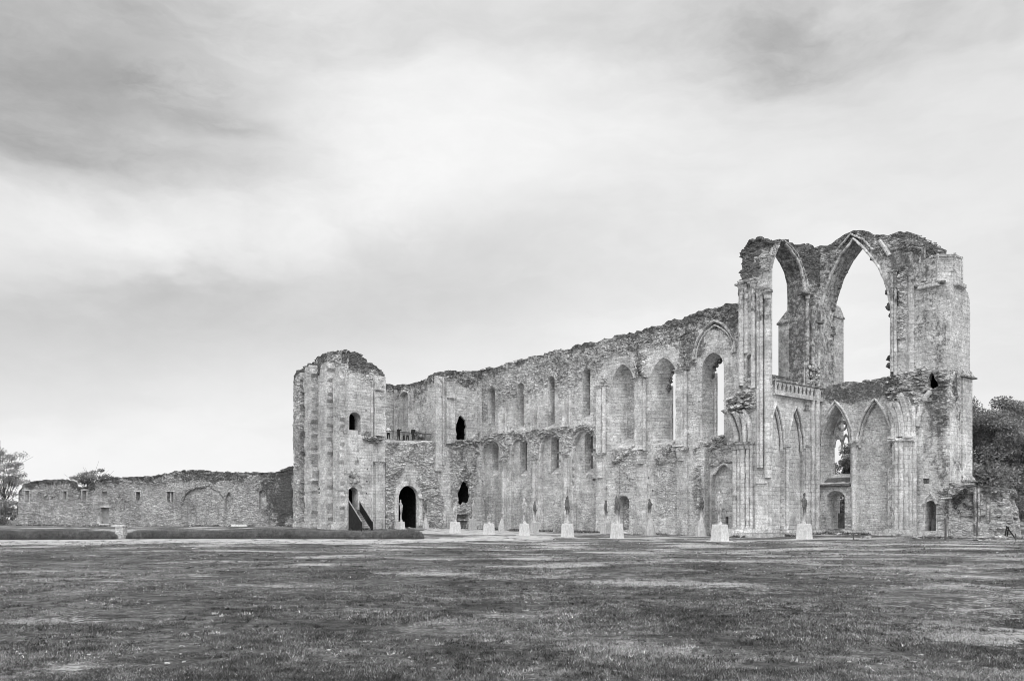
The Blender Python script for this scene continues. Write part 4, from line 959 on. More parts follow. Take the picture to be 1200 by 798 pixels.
zonesN = [(TN.pts([(958, 300), (975, 290), (985, 300), (975, 325), (966, 345), (958, 345)]), .5, .05), (TN.pts([(1000, 275), (1044, 282), (1044, 300), (1030, 300), (1012, 285)]), .8, .05),
          (TN.pts([(962, 470), (978, 452), (1044, 436), (1046, 462), (1022, 463), (1000, 485), (985, 470)]), .35, .0),
          (TN.pts([(1044, 440), (1075, 432), (1110, 432), (1114, 452), (1102, 470), (1075, 478), (1060, 460), (1044, 470)]), .95, .06),
          (TN.pts([(1052, 310), (1063, 310), (1063, 398), (1052, 398)]), .9, .25), (TN.pts([(1096, 466), (1113, 460), (1113, 500), (1104, 502), (1098, 490)]), .5, .03),
          (TN.pts([(1062, 272), (1100, 280), (1098, 296), (1060, 296)]), .8, .06), (TN.pts([(1098, 575), (1114, 570), (1114, 628), (1100, 628)]), .6, 0), (TN.pts([(966, 600), (995, 596), (1000, 628), (960, 628)]), .5, 0)]
stN = [(8.0, 24.5, 4.5, 4.5, .55), (13.5, 21, 2.5, 6, .42), (14.5, 9, 1.5, 4, .4), (9.5, 8.5, 1.4, 3, .35)] + [(*TN.at(x, y), a, b, c) for x, y, a, b, c in ((1000, 275, 4, 1.5, .7), (1010, 460, 4, 1.0, .8), (980, 460, 2.0, 1.5, .65), (1035, 452, 2, 1.3, .75), (1047, 380, .5, 8, .8), (1070, 300, 1.6, 2.2, .7), (1084, 300, .5, 2, .7), (1100, 480, 1.0, 3.2, .7), (1104, 540, .9, 2.6, .55), (1100, 575, .8, 2, .3), (1080, 330, 1.2, 2.0, .45), (1103, 400, .9, 2.6, .5), (1092, 390, 1, 2, .35), (1110, 590, .9, 1.6, .6), (1060, 290, 1.5, 1.4, .7), (1030, 300, 1, 1.6, .55))]
NTo = panel('wall', TN, [(uL, -.4)] + rnt + [(uR, -.4)], [bigo, winA, dorA, blB, dorC, cav, rrec], thick=2.3, top=[p for p in rnt if p[0] < TN.s(1096.6)], crest=1.4, rub0=.08, parent=tr, seed=91, zones=zonesN, stains_shade=stN)
NO_ = niche('window', TN, bigo, 2.3, tr, d0=-.002, closed=False, lich=.5, rub=.12)
m = MB(); ba = bigo[1:13]
m.sweep(TN, ba[1:], .2, -.08, .15, lich=.4); m.sweep(TN, TN.pts([(957.5, 350), (962, 334), (969.5, 314), (981, 293), (997, 274.5), (1012, 281), (1024, 294)]), .18, -.08, .12, lich=.5); m.sweep(TN, TN.pts([(1031.5, 283), (1037, 290), (1043, 300)]), .34, -.1, .3, lich=.2)
m.build('arch_moulding', M['trim'], tr)
m = MB()                                                   # stubs of the lost tracery round the great opening
for x, y, dd in ((984, 336, -1.9), (978.5, 352, -1.9), (979, 362, -1.9), (981, 345, -1.9), (991, 318, -1.9), (987, 326, -1.9), (977, 384, -1.9), (978, 391, -1.9), (976, 398, -1.9)):
    s_, z_ = PS(VN - dd).at(x - 2.5, y); m.rock(PS(VN - dd).w(s_, z_, 0), random.uniform(.32, .5), (1, .6, .8), seed=int(y), lich=.5, sub=1)
for x, y in ((1041.5, 357), (1038.5, 360), (1041, 368), (1041.5, 418), (1040.5, 426), (1022, 301), (1032, 317), (1036.5, 328), (1040.5, 341)):
    s_, z_ = TN.at(x, y); m.rock(TN.w(s_, z_, -.5), random.uniform(.26, .42), (1, .7, .9), seed=int(y), lich=.8, sub=1)
meld(NO_, m)
# lower window with tracery
wA = niche('window', TN, winA, 2.3, tr, inner=[(TN.s(962.2) + .02 + (a - TN.s(962.2)) * .985, z + (.95 if z < winA[0][1] + .05 else -.12)) for a, z in winA], closed=False, lich=.05)
m = MB(); m.sweep(TN, only_arc(arch_px(TN, 958.5, 999.3, 469.5, 521, 560, 12)), .17, -.08, .16, lich=.2); m.sweep(TN, only_arc(winA), .14, -.3, .06, lich=.1); m.build('arch_moulding', M['trim'], wA)
PT = PS(VN + 1.75)
m = MB(); x0, x1 = PT.s(977.5), PT.s(996.0); c = (x0 + x1) / 2; zb_ = zq(PT, 985, 556); zs1 = zq(PT, 985, 512); za = zq(PT, 985, 484)
arcs = arch(x0, x1, zb_, zq(PT, 985, 520), za, 8)
m.sweep(PT, only_arc(arcs), .22, -.12, .12)
for a, b in ((x0, c), (c, x1)): m.sweep(PT, only_arc(arch(a, b, zb_, zs1 - .9, zs1 + .2, 6)), .16, -.1, .1, lich=.4)
m.sweep(PT, [(c + .42 * math.cos(g), zs1 + 1.0 + .42 * math.sin(g)) for g in np.linspace(0, 2 * math.pi, 13)[:-1]], .15, -.1, .1, lich=.5, closed=True)
for g in range(4): m.rock(PT.w(c + .36 * math.cos(g * 1.57 + .78), zs1 + 1.0 + .36 * math.sin(g * 1.57 + .78), 0), .13, (1, .6, 1), seed=g, sub=1, lich=.4)
m.prism(PT, [(c - .08, -.1), (c - .08, .1), (c + .08, .1), (c + .08, -.1)], zsteps(zb_ + 2.2, zs1 - .8)); m.build('tracery', M['stone'], wA)
m = MB(); m.sweep(TN, TN.pts([(957.5, 569), (997, 568.6)]), .16, -.05, .32, lich=.95); vs = [TN.w(winA[0][0], zn(980, 568), .2), TN.w(winA[-1][0], zn(980, 568), .2), TN.w(winA[-1][0], zn(980, 559), -1.2), TN.w(winA[0][0], zn(980, 559), -1.2)]
m.add(vs, [(0, 1, 2, 3)], .4, .9); m.build('window_sill', M['stone'], wA)
dA = niche('doorway', TN, dorA, 2.3, tr, closed=False, lich=.15, rub=.1, inner=[(a, z - (.3 if z > 4 else 0)) for a, z in dorA])
m = MB(); m.pbox(TN, TN.s(973), TN.s(983.5), -.2, zn(978, 601), -1.6, -1.3, rub=.2, lich=.75); m.build('door_leaf', M['woodgrey'], dA)
bB = niche('blind_arch', TN, blB, .5, tr, infill='recess_wall', infill_rub=.2, lich=.0)
m = MB(); cur = only_arc(blB); m.sweep(TN, cur, .17, -.1, .14, lich=.2); m.sweep(TN, [((blB[0][0] + blB[-1][0]) / 2 + (a - (blB[0][0] + blB[-1][0]) / 2) * .93, z - .2) for a, z in cur], .13, -.42, -.1, lich=.1); m.build('arch_moulding', M['trim'], bB)
shaft('half_column', TN, TN.s(1001), .3, zn(1001, 517.5), r=.2, proj=.3, parent=tr, cap=.5, base=.4, lich=.15)
shaft('half_column', TN, TN.s(957.2) + .12, .4, zn(958, 520), r=.2, proj=.32, parent=tr, cap=.5, base=.5)
shaft('half_column', TN, TN.s(1043.5), .4, zn(1043, 519), r=.16, proj=.25, parent=tr, lich=.4)
# vault shafts and springers
zcap = zn(1060, 513.5)
for x, r, pr, li in ((1046.5, .2, .35, .5), (1050, .16, .5, .35), (1054.2, .27, .68, .05), (1060, .22, .82, .0), (1065.3, .25, .74, .0), (1070, .15, .6, .0), (1073.2, .19, .46, .05)):
    shaft('vault_shaft', TN, TN.s(x), .35, zcap, r=r, proj=pr, parent=tr, base=.45, lich=li)
m = MB(); m.sweep(TN, TN.pts([(1045.5, 513.8), (1076, 512.6)]), .26, -.05, .98, lich=.25, chamfer=.2); m.sweep(TN, TN.pts([(1045.5, 516.5), (1075.5, 515.5)]), .34, -.05, .85, lich=.1, chamfer=.35); m.build('capital', M['trim'], tr)
def ribN(path, w, nm='springer_rib'):
    mm = MB(); mm.sweep(TN, [TN.at(a, b) for a, b, _ in path], w, .0, .36, d_of=[q[2] for q in path], lich=.08, chamfer=.16); mm.build(nm, M['trim'], tr)
m = MB(); c_ = [TN.at(a, b) for a, b in ((1061, 512), (1060.5, 500), (1059.5, 488), (1058, 478), (1056, 470))]; m.sweep(TN, c_, 1.75, -.1, .3, d_of=[.1, .14, .25, .4, .55], rub=.4, lich=.15, chamfer=.1); m.build('springer_core', M['stone'], tr)
ribN([(1050, 512, .15), (1050, 500, .18), (1049.5, 490, .3), (1048.5, 481, .5), (1047, 473.5, .75)], .42)
ribN([(1055, 512, .3), (1055.2, 500, .32), (1054.5, 491, .42), (1053.2, 484, .6), (1051.5, 479.5, .8)], .40)
ribN([(1061, 512, .42), (1061, 498, .45), (1060, 487, .55), (1058, 478, .75), (1056, 473.5, .95)], .44)
ribN([(1067, 512, .36), (1067, 496, .38), (1065.8, 483, .46), (1063.5, 471, .62), (1060.5, 463, .85)], .44)
ribN([(1072.5, 512, .1), (1072.5, 496, .1), (1072, 485, .1), (1071.5, 476, .1)], .3)
m = MB(); m.sweep(TN, TN.pts([(1076, 500), (1077, 488), (1080, 476), (1085, 466), (1091, 458.5)]), .42, -.1, .24, lich=.15); m.build('wall_rib', M['trim'], tr)
m = MB()
for k in range(60):
    x = random.uniform(1040, 1108); y = random.uniform(437, 462 if x > 1070 else 470); s_, z_ = TN.at(x, y)
    if 1085 < x < 1101: continue
    m.rock(TN.w(s_, z_, random.uniform(.0, .3 if x < 1075 else .05)), random.uniform(.12, .28), (1.3, 1, .6), seed=k + 7, sub=1, lich=random.choice((0, .1, .45)))
for k in range(60):
    q = random.uniform(uL, TN.s(1096)); m.rock(TN.w(q, np.interp(q, [p[0] for p in nt], [p[1] for p in nt]) - .05, random.uniform(-1.9, -.1)), random.uniform(.13, .3), (1.2, 1.1, .7), seed=k, sub=1, lich=.55)
for k in range(30):
    x = random.uniform(979, 1043); s_, z_ = TN.at(x, np.interp(x, [979, 1043], [450.5, 441])); m.rock(TN.w(s_, z_, random.uniform(-2, -.1)), random.uniform(.15, .3), (1.2, 1.1, .7), seed=k, sub=1, lich=.5)
meld(NTo, m)
d_ = niche('wall_cavity', TN, cav, .5, tr, rub=.5, lich=.4, closed=False); chamber(TN, cav, .5, d_, wide=.2, deep=1.6, high=.2)
niche('wall_recess', TN, rrec, .35, tr, infill_rub=.3, lich=.45)
dC = niche('doorway', TN, dorC, 1.4, tr, infill_rub=.4, lich=.35)
m = MB(); m.sweep(TN, TN.pts([(1082.5, 591.5), (1085, 584), (1090.3, 577.8), (1095.5, 584), (1098, 590.5)]), .2, -.05, .22, lich=.35); m.build('door_arch', M['trim'], dC)
m = MB(); m.pbox(TN, TN.s(1089), TN.s(1096.3), -.2, zn(1092, 608), -.5, -.38, lich=.55); m.build('barrier_board', M['woodgrey'], dC)
# upper jamb shafts beside the great opening and inside the corner
for x, r, pr, yt, yb, c in ((1046.5, .2, .3, 318, 436, .4), (1050.6, .14, .34, 318, 440, .3), (1067, .32, .16, 296, 436, 0), (1082, .12, .22, 291, 330, 0), (1084.6, .1, .3, 291, 330, 0)):
    shaft('half_column', TN, TN.s(x), zn(x, yb), zn(x, yt), r=r, proj=pr, parent=tr, cap=c, lich=.3 if x < 1060 else .1, lich_top=.6)
for x, r, pr, yt, yb, c in ((944.5, .2, .3, 344, 452, .5), (949.5, .17, .42, 356, 452, .6), (954, .24, .32, 350, 452, .3), (958.6, .3, .2, 377, 452, .0)):
    shaft('half_column', TW, TW.s(x), zt(x, yb), zt(x, yt), r=r, proj=pr, parent=tr, cap=c, lich=.55 if x < 956 else .25, lich_top=.6)
m = MB(); m.sweep(TW, TW.pts([(934, 343.5), (948, 345.5)]), .32, -.05, .5, lich=.8); m.sweep(TW, TW.pts([(953, 378), (960, 379)]), .24, -.05, .5, lich=.8); m.build('string_course', M['trim'], tr)
m = MB()
for k in range(20): s_, z_ = TW.at(random.uniform(944, 957), random.uniform(431, 450)); m.rock(TW.w(s_, z_, .35), .2, (1, 1, 1), seed=k, sub=1, lich=.2)
meld(TWo, m)
# buttress visible beyond the great opening's left jamb
m = MB(); PB = PS(VN + 2.35); xa, xb = PB.s(966), PB.s(978); zo2 = zq(PB, 977, 372)
m.pbox(PB, xa, xb, 9, zo2, -1.6, .05, lich=.05); m.pbox(PB, xa, xb + .14, zo2, zo2 + .14, -1.6, .15, lich=.5)
vs = [PB.w(xa, zo2 + .14, .1), PB.w(xb + .1, zo2 + .14, .1), PB.w(xb + .1, zo2 + .14, -1.6), PB.w(xa, zo2 + .14, -1.6), PB.w(xb - .35, zo2 + 1.3, .1), PB.w(xb - .35, zo2 + 1.3, -1.6), PB.w(xa, zo2 + 1.3, .1), PB.w(xa, zo2 + 1.3, -1.6)]
m.add(vs, [(0, 1, 4, 6), (1, 2, 5, 4), (3, 7, 5, 2), (0, 6, 7, 3), (6, 4, 5, 7)], .1, .3); m.build('buttress', M['stone'], tr)
# plinth of the north wall
m = MB()
for a, b in ((uL, TN.s(967.5)), (TN.s(991), TN.s(1083.5)), (TN.s(1097.5), uR)): m.pbox(TN, a, b, -.4, .62, 0, .3, jit=.02, lich=.15)
m.pbox(TN, TN.s(1044), TN.s(1077.5), -.4, .75, 0, 1.05, jit=.02, lich=.1); m.build('plinth', M['trim'], tr)
# ------------------------------------------------------------------ east side and turret
TE = PE(uR); zE = lambda x, y: zq(TE, x, y)
vE = TE.s(1136.8)
pts = [(VN + .01, -.4), (VN + .01, zE(1113, 346)), (TE.s(1121), zE(1121, 339)), (TE.s(1130), zE(1130, 337)), (vE - .35, zE(1134, 343)), (vE, zE(1136.8, 352)), (vE, -.4)]
slit = [[(q - .06, z - .25), (q - .06, z + .25), (q + .06, z + .25), (q + .06, z - .25)] for q, z in (TE.at(1120, 377), TE.at(1120, 392))]
EWo = panel('wall', TE, pts, slit, thick=.3, rub0=.04, parent=tr, seed=101, mat=M['ashlar'], stains_shade=[(*TE.at(1123, 470), .5, 3, .6), (*TE.at(1118, 455), 1, 1.5, .7), (*TE.at(1124, 495), .3, 2, .8)], zones=[(TE.pts([(1113, 430), (1121, 432), (1122, 470), (1113, 480)]), .8, .08)])
meld(EWo, pits(TE, slit))
for yy, x0 in ((441.5, 1125), (562.5, 1126)):
    m = MB(); a, b = TE.s(x0), vE + .5; z = zE(1132, yy)
    m.pbox(TE, a, b, z - .12, z, -.4, .38, lich=.6); m.pbox(TE, a + .1, b - .1, z, z + .55, -.4, .3, taper=.26, lich=.5); m.build('weathering_ledge', M['trim'], tr)
m = MB(); m.pbox(TE, TE.s(1127), vE + .3, -.3, zE(1132, 563) - .1, -.3, .22, rub=.1); m.pbox(TE, TE.s(1126.5), vE + .16, zE(1132, 563) + .3, zE(1132, 442) - .1, -.3, .12, rub=.05); m.build('buttress', M['stone'], tr)
# octagonal turret with a string course
tc = O + (uR - 1.62) * U + (VN + 1.66) * V; rO = 1.72
class TP(Pl): pass
TPl = Pl(tc, U)
octg = [(rO * math.cos(a), rO * math.sin(a)) for a in np.arange(8) * math.pi / 4 + math.pi / 8]; octg = octg[::-1]
zt0, zt1 = zq(TN, 1105, 336), zq(TN, 1104, 297)
tu = MB(); tu.prism(TPl, octg, zsteps(zt0 - 1.4, zt1, .5), c=(0, 0), jit=.012, lich=.12, rub=.03); tuo = tu.build('turret', M['stone'], tr)
m = MB(); m.prism(TPl, octg, [zt0 + .0, zt0 + .14, zt0 + .42, zt0 + .55], scale=[1.02, 1.2, 1.2, 1.0], c=(0, 0), lich=.35); m.prism(TPl, octg, [zt1 - .22, zt1 - .16, zt1 - .02, zt1 + .04], scale=[1.0, 1.05, 1.05, .98], c=(0, 0), lich=.4); m.build('string_course', M['trim'], tuo)
m = MB()
for a in np.arange(8) * math.pi / 4 + math.pi / 8:
    q, d = rO * math.cos(a), rO * math.sin(a); pr = [(q + .11 * math.cos(g), d + .11 * math.sin(g)) for g in np.linspace(0, 2 * math.pi, 7)[:-1]][::-1]
    m.prism(TPl, pr, zsteps(zt0 + .5, zt1 + random.uniform(-.05, .1), .6), lich=.35)
m.build('colonnette_ribs_trim', M['stone'], tuo)
m = MB(); s_, z_ = TN.at(1111, 339)
c = TN.w(TN.s(1111), zn(1111, 338), .02)
m.sweep(TN, TN.pts([(1072.5, 336.5), (1080, 334), (1090, 331.8), (1100, 330.7), (1108, 330.5)]), .24, -.05, .3, lich=.6); m.build('string_course', M['trim'], tr)

# ------------------------------------------------------------------ low stump of wall east of the transept
low = thing('wall_ruin', 'low crumbling stump of stone wall with thin engaged shafts beside the corner of the transept', 'ruined wall', (*(O + 18 * U + 5.5 * V), 0))
LP = PS(VN - .25); lt = LP.pts([(1112, 566), (1122, 570), (1137, 566), (1146, 569), (1156, 570), (1166, 571), (1175, 573), (1181, 574), (1183, 580), (1181.5, 590), (1185, 596), (1187.5, 604), (1188, 616)])
rl = rag(lt, .13, .3, 4); g0 = .35
LPo = panel('wall', LP, [(lt[0][0], -.2)] + rl + [(lt[-1][0] + .1, -.2)], thick=1.3, rub0=.45, parent=low, seed=111, top=rl[:-6], crest=.9, zones=[(LP.pts([(1160, 570), (1190, 570), (1190, 630), (1164, 630)]), .7, .05), (LP.pts([(1128, 580), (1146, 580), (1146, 602), (1126, 602)]), .3, -.15)],
      stains_shade=[(*LP.at(x, y), a, b, c) for x, y, a, b, c in ((1142, 590, .5, 1.5, .7), (1150, 585, .6, 1, .5), (1128, 590, 1.2, 1, .5))])
for x, r, yb, yt in ((1143, .14, 626, 571), (1147.5, .1, 620, 572), (1158, .13, 612, 582)): shaft('half_column', LP, LP.s(x), zq(LP, x, yb), zq(LP, x, yt), r=r, proj=.16, parent=low, lich=.6)
m = MB(); m.sweep(LP, LP.pts([(1126, 604.5), (1154, 604.5)]), .12, -.05, .22, lich=.7); m.sweep(LP, LP.pts([(1105, 584), (1118, 583.5)]), .14, .1, .4, lich=.2); m.build('string_course', M['trim'], low)
m = MB()
for k in range(30):
    q = random.uniform(LP.s(1160), LP.s(1189)); z = random.uniform(.2, np.interp(q, [p[0] for p in lt], [p[1] for p in lt])); m.rock(LP.w(q, z, random.uniform(-.6, .1)), random.uniform(.12, .28), (1.3, 1, .55), seed=k + 3, sub=1, lich=random.choice((0, .1, .5)))
meld(LPo, m)

# ------------------------------------------------------------------ long low wall on the left
pA = np.array(((16 - CX) / F * 113.0, 113.0)); pB = np.array(((346 - CX) / F * 106.0, 106.0)); BS = (pB - pA) / np.hypot(*(pB - pA)); BW = Pl(pA, BS); bax = (BW.S, BW.N)
bw_ = thing('boundary_wall', 'long low rubble wall with small window slots running out from the west tower', 'stone wall', (pA[0], pA[1], 0))
bt = BW.pts([(19.5, 616), (20.5, 590), (23, 572), (27, 567), (45, 563), (70, 562), (82, 563), (86, 569), (92, 571.5), (97, 571), (108, 569), (112, 563.5), (120, 561), (135, 560), (150, 559), (175, 559), (190, 556), (205, 552), (215, 551), (235, 551), (250, 552), (262, 553.5), (290, 554), (322, 554), (332, 551), (338, 548), (346, 546)])
rb = rag(bt, .13, .32, 5)
B_ = lambda l: BW.pts(l)
def rc(x0, x1, y0, y1): return B_([(x0, y1), (x0, y0), (x1, y0), (x1, y1)])
wins = [(rc(29.2, 34.2, 575, 588), 'open'), (rc(74.5, 78.5, 575.5, 586), 'shut'), (rc(96.5, 101.5, 574.5, 586.5), 'open'), (rc(159.5, 164.5, 576, 586), 'dark'), (rc(195.5, 203.5, 576, 588), 'dark'), (rc(119, 125.5, 575.5, 580), 'shut')]
bd_ = rc(118, 127.5, 594.5, 613.5)
bl1 = B_([(264, 597.5), (264, 584), (265, 581), (267, 577), (270, 577), (271, 583), (273.5, 584), (272, 597.5)]); bl2 = B_([(303.5, 596), (303.5, 576.5), (306, 574), (310, 576), (312, 580), (312.5, 596)])
BWo = panel('wall', BW, [(bt[0][0], .1)] + rb + [(bt[-1][0], .1)], [w for w, _ in wins] + [bd_, bl1, bl2], thick=.9, rub0=.62, amp=.6, parent=bw_, seed=121, top=rb[4:], crest=1.4, axes=bax, mat=M['grubby'], grid=.18,
      zones=[(B_([(214, 620), (213, 585), (218, 576), (228, 571), (245, 570), (258, 576), (263, 590), (263, 620)]), .6, -.22), (B_([(105, 582), (120, 582), (118, 616), (108, 616)]), .3, 0), (B_([(308, 610), (335, 600), (340, 620), (308, 622)]), .9, .1)],
      stains_shade=[(*BW.at(x, y), a, b, c) for x, y, a, b, c in ((334, 580, 1.8, 5, .95), (325, 570, 2, 3, .7), (180, 600, 8, .8, .3), (60, 580, 3, .8, .5), (140, 590, 2, 1.2, .4), (245, 558, 5, .9, .7), (100, 590, 1.5, 1.8, .35), (55, 612, 3, .5, .4), (320, 600, 1.6, 1.6, .6), (290, 570, 3, 1, .4), (160, 565, 8, .6, .45))])
for w, k in wins:
    o = niche('window', BW, w, .9 if k == 'open' else .5, bw_, closed=(k != 'open'), infill_rub=.3, lich=.2 if k != 'dark' else .5, axes=bax, mat=M['stone'])
    if k != 'shut' or w is wins[1][0]:
        m = MB(); q = np.array(w); a, b, z0, z1 = q[:, 0].min(), q[:, 0].max(), q[:, 1].min(), q[:, 1].max()
        m.pbox(BW, a - .14, a + .0, z0 - .1, z1 + .1, -.3, .05, jit=.04); m.pbox(BW, b, b + .14, z0 - .1, z1 + .1, -.3, .05, jit=.04); m.pbox(BW, a - .2, b + .15, z1 + .0, z1 + .17, -.3, .07, jit=.04); m.build('window_frame', M['grubby'], o, bax)
m = MB(); q = np.array(wins[4][0]); c = q[:, 0].mean(); m.pbox(BW, c - .06, c + .06, q[:, 1].min(), q[:, 1].max(), -.3, -.12); m.build('mullion', M['stone'], bw_, bax)
o = niche('doorway', BW, bd_, .45, bw_, infill_rub=.0, infill='door_leaf', axes=bax, mat=M['stone'], infill_mat=M['oldwood'], lich=.1)
m = MB(); q = np.array(bd_); a, b, z0, z1 = q[:, 0].min(), q[:, 0].max(), q[:, 1].min(), q[:, 1].max(); m.pbox(BW, a - .5, a, z0, z0 + 1.0, -.2, .08, jit=.02); m.pbox(BW, a - .25, b + .3, z1, z1 + .22, -.2, .08); m.pbox(BW, a - .1, b + .2, z0 - .18, z0, -.2, .2); m.build('door_frame', M['stone'], o, bax)
for p in (bl1, bl2): niche('blocked_window', BW, p, .4, bw_, infill_rub=.5, lich=.35, axes=bax, rub=.3)
m = MB(); cur = B_([(213.5, 586), (216, 579), (222, 573.5), (230, 570.5), (241, 569.5)]); m.sweep(BW, cur, .35, -.2, .12, rub=.8, lich=.45); m.build('relieving_arch', M['rough'], bw_, bax)
m = MB()
for k in range(130):
    q = random.uniform(bt[3][0], bt[-1][0]); z = np.interp(q, [p[0] for p in bt[2:]], [p[1] for p in bt[2:]]); m.rock(BW.w(q, z - .06, random.uniform(-.85, 0)), random.uniform(.12, .26), (1.3, 1.1, .7), seed=k, sub=1, lich=.8)
meld(BWo, m)
# ================================================================== ground, planting, small things
def gxyz(px, t): x = (px - CX) / F * t; return x, t, float(gh(x, t))
# lawn sheet
def axis(lo, hi, near, n, p=2.2):
    q = np.linspace(-1, 1, n); return np.where(q < 0, -np.abs(q) ** p * abs(lo), np.abs(q) ** p * hi)
xs = np.unique(np.round(np.concatenate([np.arange(-70, 76, 1.5), -70 - np.geomspace(2, 1500, 24), 75 + np.geomspace(2, 1500, 24)]), 3))
ys = np.unique(np.round(np.concatenate([np.arange(-6, 130, 1.2), -6 - np.geomspace(2, 300, 14), 130 + np.geomspace(2, 2600, 26)]), 3))
XX, YY = np.meshgrid(xs, ys); ZZ = gh(XX, YY) + .05 * (fbm(XX * .5, YY * .5, 3, 3)) * (YY < 130)
def sheet(name, XX, YY, ZZ, mat):
    n, k = XX.shape; me = bpy.data.meshes.new(name); idx = np.arange(n * k).reshape(n, k)
    fs = np.stack([idx[:-1, :-1], idx[:-1, 1:], idx[1:, 1:], idx[1:, :-1]], -1).reshape(-1, 4)
    me.from_pydata(np.stack([XX.ravel(), YY.ravel(), ZZ.ravel()], 1).tolist(), [], fs.tolist()); me.materials.append(mat)
    me.polygons.foreach_set('use_smooth', [True] * len(me.polygons)); o = bpy.data.objects.new(name, me); COL.objects.link(o); return o
struct(sheet('ground', XX, YY, ZZ, M['turf']))
def gz(x, y): return gh(x, y) + .05 * fbm(np.asarray(x) * .5, np.asarray(y) * .5, 3, 3)
# gravel path along the hedges, with a ragged edge
px_ = np.arange(-48, 4.0, .5); row = np.linspace(0, 1, 26)
XX, TT = np.meshgrid(px_, row)
y0 = 49 + 3 * vn(XX * .35, XX * 0, 5) + 2.0 * vn(XX * 1.7, XX * 0, 6) + sm(-12, 4, XX) * 16
y1 = 66.2 + 1.0 * vn(XX * .8, XX * 0, 8) + sm(-10, 0, XX) * 12
YY = y0 + (y1 - y0) * TT
struct(sheet('gravel_path', XX, YY, gz(XX, YY) + .012, M['gravel']))
px_ = np.arange(-9.5, 8.5, .5); XX, TT = np.meshgrid(px_, np.linspace(0, 1, 16))
y0 = np.interp(XX, [-9.5, 0, 4, 8.5], [84, 80.5, 80.5, 79.5]) + 1.2 * vn(XX * 1.1, XX * 0, 9); y1 = np.interp(XX, [-9.5, -3, 0, 4, 8.5], [99, 97, 93, 87, 80.2])
YY = y0 + (y1 - y0) * TT
struct(sheet('gravel_court', XX, YY, gz(XX, YY) + .014, M['gravel']))
# grass blades over the near lawn
NBL = 480000
t_ = 1 / RNG.uniform(1 / 60, 1 / 7.6, NBL); kx = RNG.uniform(-.64, .64, NBL); x_ = kx * (t_ + 3); y_ = t_
den = fbm(x_ * .7, y_ * .7, 31, 3) + .6 * fbm(x_ * 3, y_ * 3, 32, 2); keep = den > -.05 + .25 * (RNG.uniform(0, 1, NBL) - .5); x_ = x_[keep]; y_ = y_[keep]; t_ = t_[keep]; den = den[keep]; n = len(x_)
NC = 5200                                                        # rosettes of coarser weeds and clover
tc_ = 1 / RNG.uniform(1 / 75, 1 / 8, NC); xc_ = RNG.uniform(-.63, .63, NC) * tc_; kk_ = fbm(xc_ * .25, tc_ * .25, 51, 3) > -.04; tc_ = tc_[kk_]; xc_ = xc_[kk_]; NB = 16
rc_ = np.repeat(RNG.uniform(.04, .17, len(tc_)) * (.6 + tc_ / 60), NB); ct_ = np.repeat(np.exp(RNG.normal(-.12, .62, len(tc_))), NB); a2 = RNG.uniform(0, 6.28, len(rc_)); r2 = rc_ * RNG.uniform(0, 1, len(rc_)) ** .5
xq = np.repeat(xc_, NB) + np.cos(a2) * r2; yq = np.repeat(tc_, NB) + np.sin(a2) * r2; x_ = np.r_[x_, xq]; y_ = np.r_[y_, yq]; t_ = np.r_[t_, yq]; den = np.r_[den, np.full(len(xq), .25)]; n0 = n; n = len(x_)
hk = np.r_[RNG.uniform(.010, .030, n0) * (1 + .9 * np.clip(den[:n0], -.2, .4)) * (1 + t_[:n0] * .016), RNG.uniform(.014, .045, n - n0) * (1 + t_[n0:] * .012)]
tone = np.exp(RNG.normal(0, .5, n)); pale = RNG.uniform(0, 1, n) < .03; tone[pale] *= 2.6; tone[n0:] = ct_ * RNG.uniform(.8, 1.2, n - n0)
# longer unmown grass along the foot of the walls
def foot(pl, a, b, d, k):
    q = RNG.uniform(a, b, k); m_ = fbm(q * .6, q * 0 + d, 71, 3) > -.08; q = q[m_]; e = d + np.abs(RNG.normal(0, .22, len(q)))
    return np.stack([pl.p0[0] + q * pl.S[0] + e * pl.N[0], pl.p0[1] + q * pl.S[1] + e * pl.N[1]], 1)
ft = np.concatenate([foot(N0, -36, -8, .25, 5200), foot(N0, -8, 0, .45, 1500), foot(PP, -1, 4.8, .95, 900), foot(TW, -1, 6, .1, 1000), foot(TN, 4.5, 11, .35, 1300), foot(TN, 11, 15.5, 1.0, 700), foot(TN, 15, 21, .1, 1600),
                     foot(WF, -18.5, -10.5, .3, 1200), foot(WF, -7.5, -1, .3, 1000), foot(BW, 0, 42, .1, 2500)])
x_ = np.r_[x_, ft[:, 0]]; y_ = np.r_[y_, ft[:, 1]]; t_ = np.r_[t_, ft[:, 1]]; hk = np.r_[hk, RNG.uniform(.08, .34, len(ft)) * RNG.uniform(.4, 1, len(ft))]; tone = np.r_[tone, np.exp(RNG.normal(-.15, .4, len(ft)))]; n = len(x_)
h_ = hk; w_ = .0024 + t_ * .0005; a_ = RNG.uniform(0, 6.28, n); l_ = RNG.uniform(.2, 1.3, n) * np.minimum(h_, .12); b_ = RNG.uniform(0, 6.28, n)
g_ = gz(x_, y_)
v0 = np.stack([x_ - np.cos(a_) * w_, y_ - np.sin(a_) * w_, g_ - .005], 1); v1 = np.stack([x_ + np.cos(a_) * w_, y_ + np.sin(a_) * w_, g_ - .005], 1)
v2 = np.stack([x_ + np.cos(b_) * l_, y_ + np.sin(b_) * l_, g_ + h_], 1)
vs = np.stack([v0, v1, v2], 1).reshape(-1, 3); me = bpy.data.meshes.new('grass'); me.vertices.add(len(vs)); me.vertices.foreach_set('co', vs.ravel().astype(np.float32))
me.loops.add(3 * n); me.loops.foreach_set('vertex_index', np.arange(3 * n, dtype=np.int32)); me.polygons.add(n); me.polygons.foreach_set('loop_start', np.arange(n, dtype=np.int32) * 3); me.polygons.foreach_set('loop_total', np.full(n, 3, np.int32))
